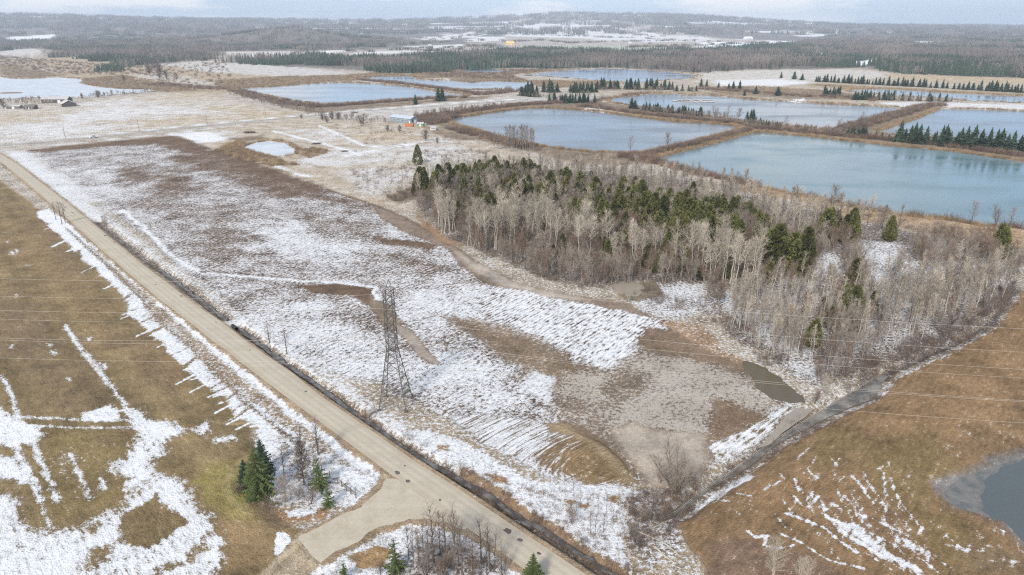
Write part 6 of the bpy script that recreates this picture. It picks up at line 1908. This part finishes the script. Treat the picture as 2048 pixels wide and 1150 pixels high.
for x, y, lab in ((131, 277, 'thin wooden utility pole beside the gravel lane before the truck'), (279, 262, 'thin wooden utility pole beside the gravel lane past the truck'), (415, 249, 'wooden utility pole near the corner of the ploughed field'), (532, 237, 'wooden utility pole where the lane nears the thicket')):
    px_, py_ = G(x, y)
    up_ = empty('utility_pole', (px_, py_, gz(px_, py_)), ang)
    tag(up_, lab, 'pole')
    mb = MB()
    mb.tube((0, 0, -0.5), (0, 0, 9.5), 0.17, 0.11, 6, cap=True)
    mb.build('shaft', M['post'], up_)
    mb = MB()
    mb.box((0, 0, 8.9), (0.15, 2.2, 0.15))
    mb.build('crossarm', M['post'], up_)
for x, y, s, lab in ((500, 266, 1.0, 'dark heap of brushwood above the small frozen pond'), (633, 288, 0.7, 'grey heap of brushwood on the snowy track'), (690, 303, 0.5, 'little grey heap of brushwood where the tracks meet'), (710, 226, 0.6, 'dark heap of brushwood by the lane near the round bush')):
    px_, py_ = G(x, y)
    br = empty('brush_pile', (px_, py_, gz(px_, py_)), R(10))
    br.scale = (s, s, s)
    tag(br, lab, 'brush pile')
    rg = random.Random(x)
    for k in range(3):
        mb = MB()
        for j in range(60):
            a = rg.uniform(0, 6.28)
            c_ = Vector((rg.gauss(-2.5 + 2.5 * k, 1.3), rg.gauss(0, 1.2), rg.uniform(0.1, 1.4)))
            d = Vector((math.cos(a), math.sin(a), rg.uniform(-0.25, 0.25))) * rg.uniform(0.8, 2.0)
            mb.tube(c_ - d, c_ + d, 0.09, 0.05, 3)
        mb.build('branches', M['twig_dark'] if k % 2 else M['post'], br)
# low island in the frozen lake
ix, iy = G(22, 186)
mb = MB()
rg = random.Random(3)
rim = [(math.cos(a) * 17 * rg.uniform(0.85, 1.1), math.sin(a) * 10 * rg.uniform(0.85, 1.1)) for a in np.linspace(0, 6.283, 25)[:-1]]
for i in range(24):
    j = (i + 1) % 24
    mb.face([(*rim[i], -0.3), (*rim[j], -0.3), (rim[j][0] * 0.7, rim[j][1] * 0.7, 0.8), (rim[i][0] * 0.7, rim[i][1] * 0.7, 0.8)])
    mb.face([(rim[i][0] * 0.7, rim[i][1] * 0.7, 0.8), (rim[j][0] * 0.7, rim[j][1] * 0.7, 0.8), (0, 0, 1.2)])
tag(mb.build('island', M['twig_brown'], None, (ix, iy, 0)), 'low brown island in the frozen lake', 'island', kind='structure')

# ------------------------------------------------------------------ foreground plants
PROTO['fg_pine'] = [two(gen_spruce(500 + i, 10.0, 2.9, 26, 13, 6, 0.03, 0.05, 0.36), 'near_pine', M['bark_dark'], M['pine']) for i in range(2)]
PROTO['fg_spruce'] = [two(gen_spruce(505 + i, 10.0, 2.6, 26, 13, 6, 0.03, 0.05, 0.36), 'near_spruce', M['bark_dark'], M['spruce']) for i in range(2)]
PROTO['fg_young'] = [two(gen_spruce(510 + i, 7.0, 2.2, 13, 8, 5, 0.06, 0.30, 0.34), 'young_pine', M['bark_dark'], M['pine']) for i in range(3)]
PROTO['fg_larch'] = [two(gen_bare(520, 9.5, 1.5, 0.10, 60, 6, 5, 0.75, 0.030, 0.12, 0.2), 'brown_larch', M['bark_dark'], M['deadfir'])]
PROTO['fg_deadfir'] = [two(gen_bare(525, 5.5, 1.7, 0.04, 44, 6, 5, 0.7, 0.024, 0.07, 0.15), 'grey_fir', M['twig_grey'], M['twig_grey'])]
PROTO['fg_bare'] = [two(gen_bare(530 + i, 10.0, 2.4, 0.30, 19, 5, 4, 0.95, 0.017, 0.17, 0.7), 'near_bare_tree', M['bark_dark'], M['twig_dark'] if i % 2 else M['twig_grey']) for i in range(4)]
PROTO['fg_multi'] = [two(gen_bare(540 + i, 9.5, 1.6, 0.30, 12, 3, 4, 0.8, 0.014, 0.09, 0.75, stems=3, flare=0.16), 'near_multistem', M['bark_dark'], M['twig_grey']) for i in range(2)]
PROTO['fg_willow'] = [two(gen_bare(550 + i, 10.5, 2.6, 0.12, 14, 5, 4, 1.4, 0.020, 0.14, 0.8, stems=12, flare=1.25), 'near_willow', M['bark_dark'], M['twig_grey']) for i in range(1)]
PROTO['fg_shrub'] = [two(gen_bare(560 + i, 4.0, 1.5, 0.1, 9, 4, 4, 0.8, 0.014, 0.045, 0.8, stems=4, flare=0.7), 'near_shrub', M['twig_dark'], M['twig_grey'] if i % 2 else M['twig_brown']) for i in range(3)]
PROTO['fg_paleshrub'] = [two(gen_bare(570 + i, 6.5, 2.2, 0.1, 11, 5, 5, 0.9, 0.016, 0.07, 0.8, stems=4, flare=0.7), 'near_pale_shrub', M['twig_pale'], M['twig_pale']) for i in range(2)]
PROTO['fg_sapling'] = [two(gen_bare(580 + i, 4.0, 0.8, 0.25, 8, 3, 3, 0.5, 0.012, 0.035, 0.8), 'near_sapling', M['twig_dark'], M['twig_grey']) for i in range(3)]
for kind, x, y, s, nm, lab in (
        ('fg_pine', 520, 990, 1.12, 'pine_tree', 'biggest dark green pine of the roadside clump'),
        ('fg_spruce', 528, 945, 0.82, 'pine_tree', 'dark pine rising behind the biggest one of the roadside clump'),
        ('fg_spruce', 494, 975, 0.68, 'pine_tree', 'smaller blackish pine tucked against the biggest one'),
        ('fg_bare', 569, 953, 0.62, 'bare_tree', 'small spreading bare tree beside the roadside pines'),
        ('fg_larch', 608, 966, 1.0, 'larch_tree', 'brown needled conical tree in the roadside clump'),
        ('fg_young', 640, 976, 1.1, 'young_pine', 'thin young pine beside the brown conical tree'),
        ('fg_young', 658, 1012, 0.78, 'young_pine', 'bushy young pine close to the side road'),
        ('fg_deadfir', 572, 1004, 1.0, 'dead_fir', 'grey leafless fir in front of the roadside pines'),
        ('fg_multi', 636, 908, 1.02, 'bare_tree', 'slim many-stemmed bare tree near the road edge'),
        ('fg_bare', 604, 912, 0.72, 'bare_tree', 'thin bare tree behind the brown conical tree'),
        ('fg_shrub', 622, 1008, 0.9, 'shrub', 'brown leafless shrub under the young pines'),
        ('fg_shrub', 596, 1000, 0.8, 'shrub', 'leafless shrub between the grey fir and the young pines'),
        ('fg_shrub', 480, 990, 0.7, 'shrub', 'low brown shrub at the foot of the pines by the pasture'),
        ('fg_shrub', 536, 1022, 0.75, 'shrub', 'low brown shrub where the pasture meets the side road'),
        ('fg_young', 792, 1142, 1.0, 'young_pine', 'sparse pine in the snowy triangle by the road fork'),
        ('fg_young', 690, 1158, 0.55, 'young_pine', 'little pine at the foot of the side road'),
        ('fg_pine', 1066, 1172, 0.66, 'pine_tree', 'round bright green pine at the road edge'),
        ('fg_bare', 868, 1124, 1.15, 'bare_tree', 'tallest bare tree of the road fork thicket'),
        ('fg_bare', 893, 1130, 1.05, 'bare_tree', 'bare tree right beside the tallest one of the fork thicket'),
        ('fg_multi', 912, 1112, 1.1, 'bare_tree', 'many-stemmed bare tree in the road fork thicket'),
        ('fg_bare', 925, 1150, 1.0, 'bare_tree', 'dark bare tree in the middle of the fork thicket'),
        ('fg_bare', 963, 1125, 0.85, 'bare_tree', 'upright bare tree at the edge of the fork thicket'),
        ('fg_multi', 984, 1142, 1.1, 'bare_tree', 'crooked bare tree leaning over the road at the fork'),
        ('fg_bare', 838, 1128, 0.7, 'bare_tree', 'short bare tree at the fork next to the sparse pine'),
        ('fg_bare', 818, 1118, 0.62, 'bare_tree', 'thin bare tree at the fork next to the sparse pine'),
        ('fg_shrub', 850, 1150, 1.2, 'shrub', 'dark leafless bush under the tallest fork tree'),
        ('fg_shrub', 880, 1158, 1.2, 'shrub', 'dense dark leafless bush in the fork thicket'),
        ('fg_shrub', 945, 1158, 1.2, 'shrub', 'dark leafless bush among the fork trees'),
        ('fg_shrub', 905, 1140, 1.0, 'shrub', 'grey leafless bush behind the fork trees'),
        ('fg_shrub', 1008, 1150, 0.9, 'shrub', 'leafless bush below the crooked fork tree'),
        ('fg_shrub', 760, 1150, 0.6, 'shrub', 'low bush on the tan grass of the fork triangle'),
        ('fg_willow', 1352, 985, 1.0, 'willow_clump', 'large many-stemmed bare willow in the flooded corner'),
        ('fg_shrub', 1308, 1010, 0.9, 'shrub', 'tangled bush at the foot of the big willow'),
        ('fg_shrub', 1285, 1045, 0.9, 'shrub', 'tangled bush where ditch and stream meet'),
        ('fg_shrub', 1330, 1040, 0.8, 'shrub', 'grey bush beside the start of the rail fence'),
        ('fg_shrub', 1265, 1075, 0.8, 'shrub', 'grey bush on the snowy ditch bank'),
        ('fg_shrub', 1390, 975, 0.9, 'shrub', 'dark bush between the big willow and the rail fence'),
        ('fg_shrub', 1320, 965, 0.9, 'shrub', 'dark bush on the field side of the big willow'),
        ('fg_bare', 541, 697, 0.9, 'bare_tree', 'small gnarled bare tree on the snow near the culvert'),
        ('fg_bare', 574, 708, 0.72, 'bare_tree', 'smaller bare tree next to the gnarled one by the ditch'),
        ('fg_bare', 124, 448, 1.0, 'bare_tree', 'straight bare tree at the far end of the drift fence'),
        ('fg_bare', 131, 446, 0.9, 'bare_tree', 'bare tree with forked top at the far end of the drift fence'),
        ('fg_bare', 112, 440, 0.8, 'bare_tree', 'bare tree closest to the pasture drive'),
        ('fg_shrub', 212, 448, 1.25, 'shrub', 'dark round bush across the road from the drift fence'),
        ('fg_paleshrub', 1545, 1162, 1.05, 'shrub', 'large pale bush on the dark grass of the bank'),
        ('fg_paleshrub', 1600, 1172, 0.8, 'shrub', 'smaller pale bush beside the large pale one'),
        ('fg_paleshrub', 1652, 792, 0.95, 'shrub', 'pale twiggy bush at the fence end of the wood'),
        ('fg_shrub', 1628, 806, 1.0, 'shrub', 'dark bush overhanging the flood water'),
        ('fg_paleshrub', 1258, 602, 0.6, 'shrub', 'tan bush standing in the tan flood water'),
        ('fg_shrub', 1143, 1048, 0.95, 'shrub', 'vase-shaped bare shrub on the snowy ditch bank')):
    plant(kind, x, y, nm, lab, 'bush' if nm in ('shrub',) else 'tree', None, s, sx=1.12 if kind in ('fg_pine', 'fg_spruce') else 1.0)
for x, y, s in ((828, 1140, 0.8), (846, 1112, 0.75), (858, 1142, 0.95), (880, 1108, 0.9), (918, 1132, 0.95), (946, 1146, 0.9), (974, 1150, 0.85), (1004, 1150, 0.7)):
    plant('fg_bare', x, y, 'bare_tree', 'dark thin-stemmed bare tree crowded into the fork thicket', 'tree', 'crowded trees of the fork thicket', s, sx=0.62)
for x, y, s in ((1130, 1000, 0.8), (1146, 992, 1.0), (1152, 1022, 0.9), (1161, 1012, 1.1), (1186, 1008, 0.7), (1196, 1030, 1.2), (1213, 1026, 1.1), (1236, 1012, 1.0), (1180, 1066, 1.2), (1190, 1072, 1.3), (1206, 1066, 1.1), (1054, 985, 0.6), (945, 935, 0.5), (1100, 975, 0.6), (1226, 1045, 0.9), (1110, 1028, 0.8)):
    plant('fg_sapling', x, y, 'sapling', 'thin bare sapling on the snowy ditch bank', 'sapling', 'saplings on the ditch bank', s)
tg = gen_clump(600, 1.5, 1.1, 160, 0.02, 0.7, 0).build('grass_clump', M['reed'], None, (*G(728, 832), 0.0))
tag(tg, 'orange clump of dry grass on the snowy ditch edge near the pylon', 'grass clump')
# fallen grey logs in the tangle by the willow
for k, (x0, y0, x1, y1) in enumerate(((1255, 1010, 1300, 1040), (1275, 1040, 1330, 1020), (1300, 1060, 1350, 1035), (1265, 1060, 1320, 1085), (1310, 1095, 1350, 1130), (1310, 1075, 1365, 1120))):
    a, c = G(x0, y0), G(x1, y1)
    mb = MB()
    o = Vector((a[0], a[1], gz(*a) + 0.15))
    e = Vector((c[0], c[1], gz(*c) + 0.35)) - o
    rg = random.Random(k)
    mid = e * 0.5 + Vector((rg.uniform(-0.3, 0.3), rg.uniform(-0.3, 0.3), 0.1))
    mb.tube((0, 0, 0), mid, 0.16, 0.12, 6)
    mb.tube(mid, e, 0.12, 0.05, 6, cap=True)
    lg = mb.build('fallen_log', M['bark_pale'], None, o)
    tag(lg, 'bleached fallen log in the brush by the big willow', 'log', 'fallen logs by the willow')
# dry tufts and low growth
tp = np.concatenate([along(DITCH_B, 420, 3.2, rng), along(DITCH_A, 130, 2.5, rng), inside([(560, 860), (760, 955), (740, 985), (690, 1015), (560, 1005), (510, 960)], 240, rng), inside([(700, 1100), (820, 1050), (900, 1060), (1040, 1150), (660, 1150)], 160, rng), inside(T('h', [(800, 540), (1000, 660), (1250, 830), (1500, 1000), (1700, 1120), (1800, 1000), (1700, 700), (1200, 640)]), 260, rng), inside([(700, 800), (830, 800), (860, 840), (760, 845)], 25, rng), along([(160, 470), (330, 630), (560, 840)], 160, 3, rng), inside([(1260, 1000), (1340, 980), (1340, 1060), (1260, 1110)], 120, rng)])
d_, _ = ldist(tp[:, 0], tp[:, 1], road_c)
tp = tp[(d_ > 4.2) & (sdf(tp[:, 0], tp[:, 1], side_poly) > 0.8)]
scatter('dry_grass', tp, BUSH['tuft'], (0.5, 1.3), 'tufts of dry grass and weeds along the ditch and verges', 'grass', rng, 0.1)
sp = np.concatenate([along(DITCH_B[4:], 200, 2.6, rng), along(DITCH_A, 60, 1.8, rng), inside([(1255, 990), (1350, 980), (1400, 1000), (1340, 1070), (1270, 1110)], 110, rng), inside([(840, 1090), (960, 1090), (1010, 1140), (840, 1150)], 60, rng), along([(1365, 1010), (1452, 950), (1571, 870)], 70, 2.2, rng), along([(1571, 862), (1700, 782), (1790, 735)], 60, 1.6, rng), along([(1500, 940), (1600, 872), (1700, 822), (1760, 795)], 50, 1.5, rng)])
d_, _ = ldist(sp[:, 0], sp[:, 1], road_c)
sp = sp[d_ > 4.6]
scatter('ditch_brush', sp, BUSH['scrub'], (0.4, 0.9), 'brown brush crowding the ditch and the stream mouth', 'scrub', rng)
# ------------------------------------------------------------------ haze
hm = bpy.data.materials.new('winter_haze')
hm.use_nodes = True
hn = hm.node_tree
hn.nodes.clear()
ho = hn.nodes.new('ShaderNodeOutputMaterial')
hv = hn.nodes.new('ShaderNodeVolumePrincipled')
hv.inputs['Color'].default_value = (0.80, 0.89, 1.0, 1)
hv.inputs['Density'].default_value = 0.0001
hv.inputs['Anisotropy'].default_value = 0.2
hn.links.new(hv.outputs['Volume'], ho.inputs['Volume'])
hb = MB()
hb.box((0, 0, 148), (33000, 33000, 302))
haze = hb.build('haze', hm)
tag(haze, 'thin pale winter haze lying over the whole country', 'haze', kind='stuff')
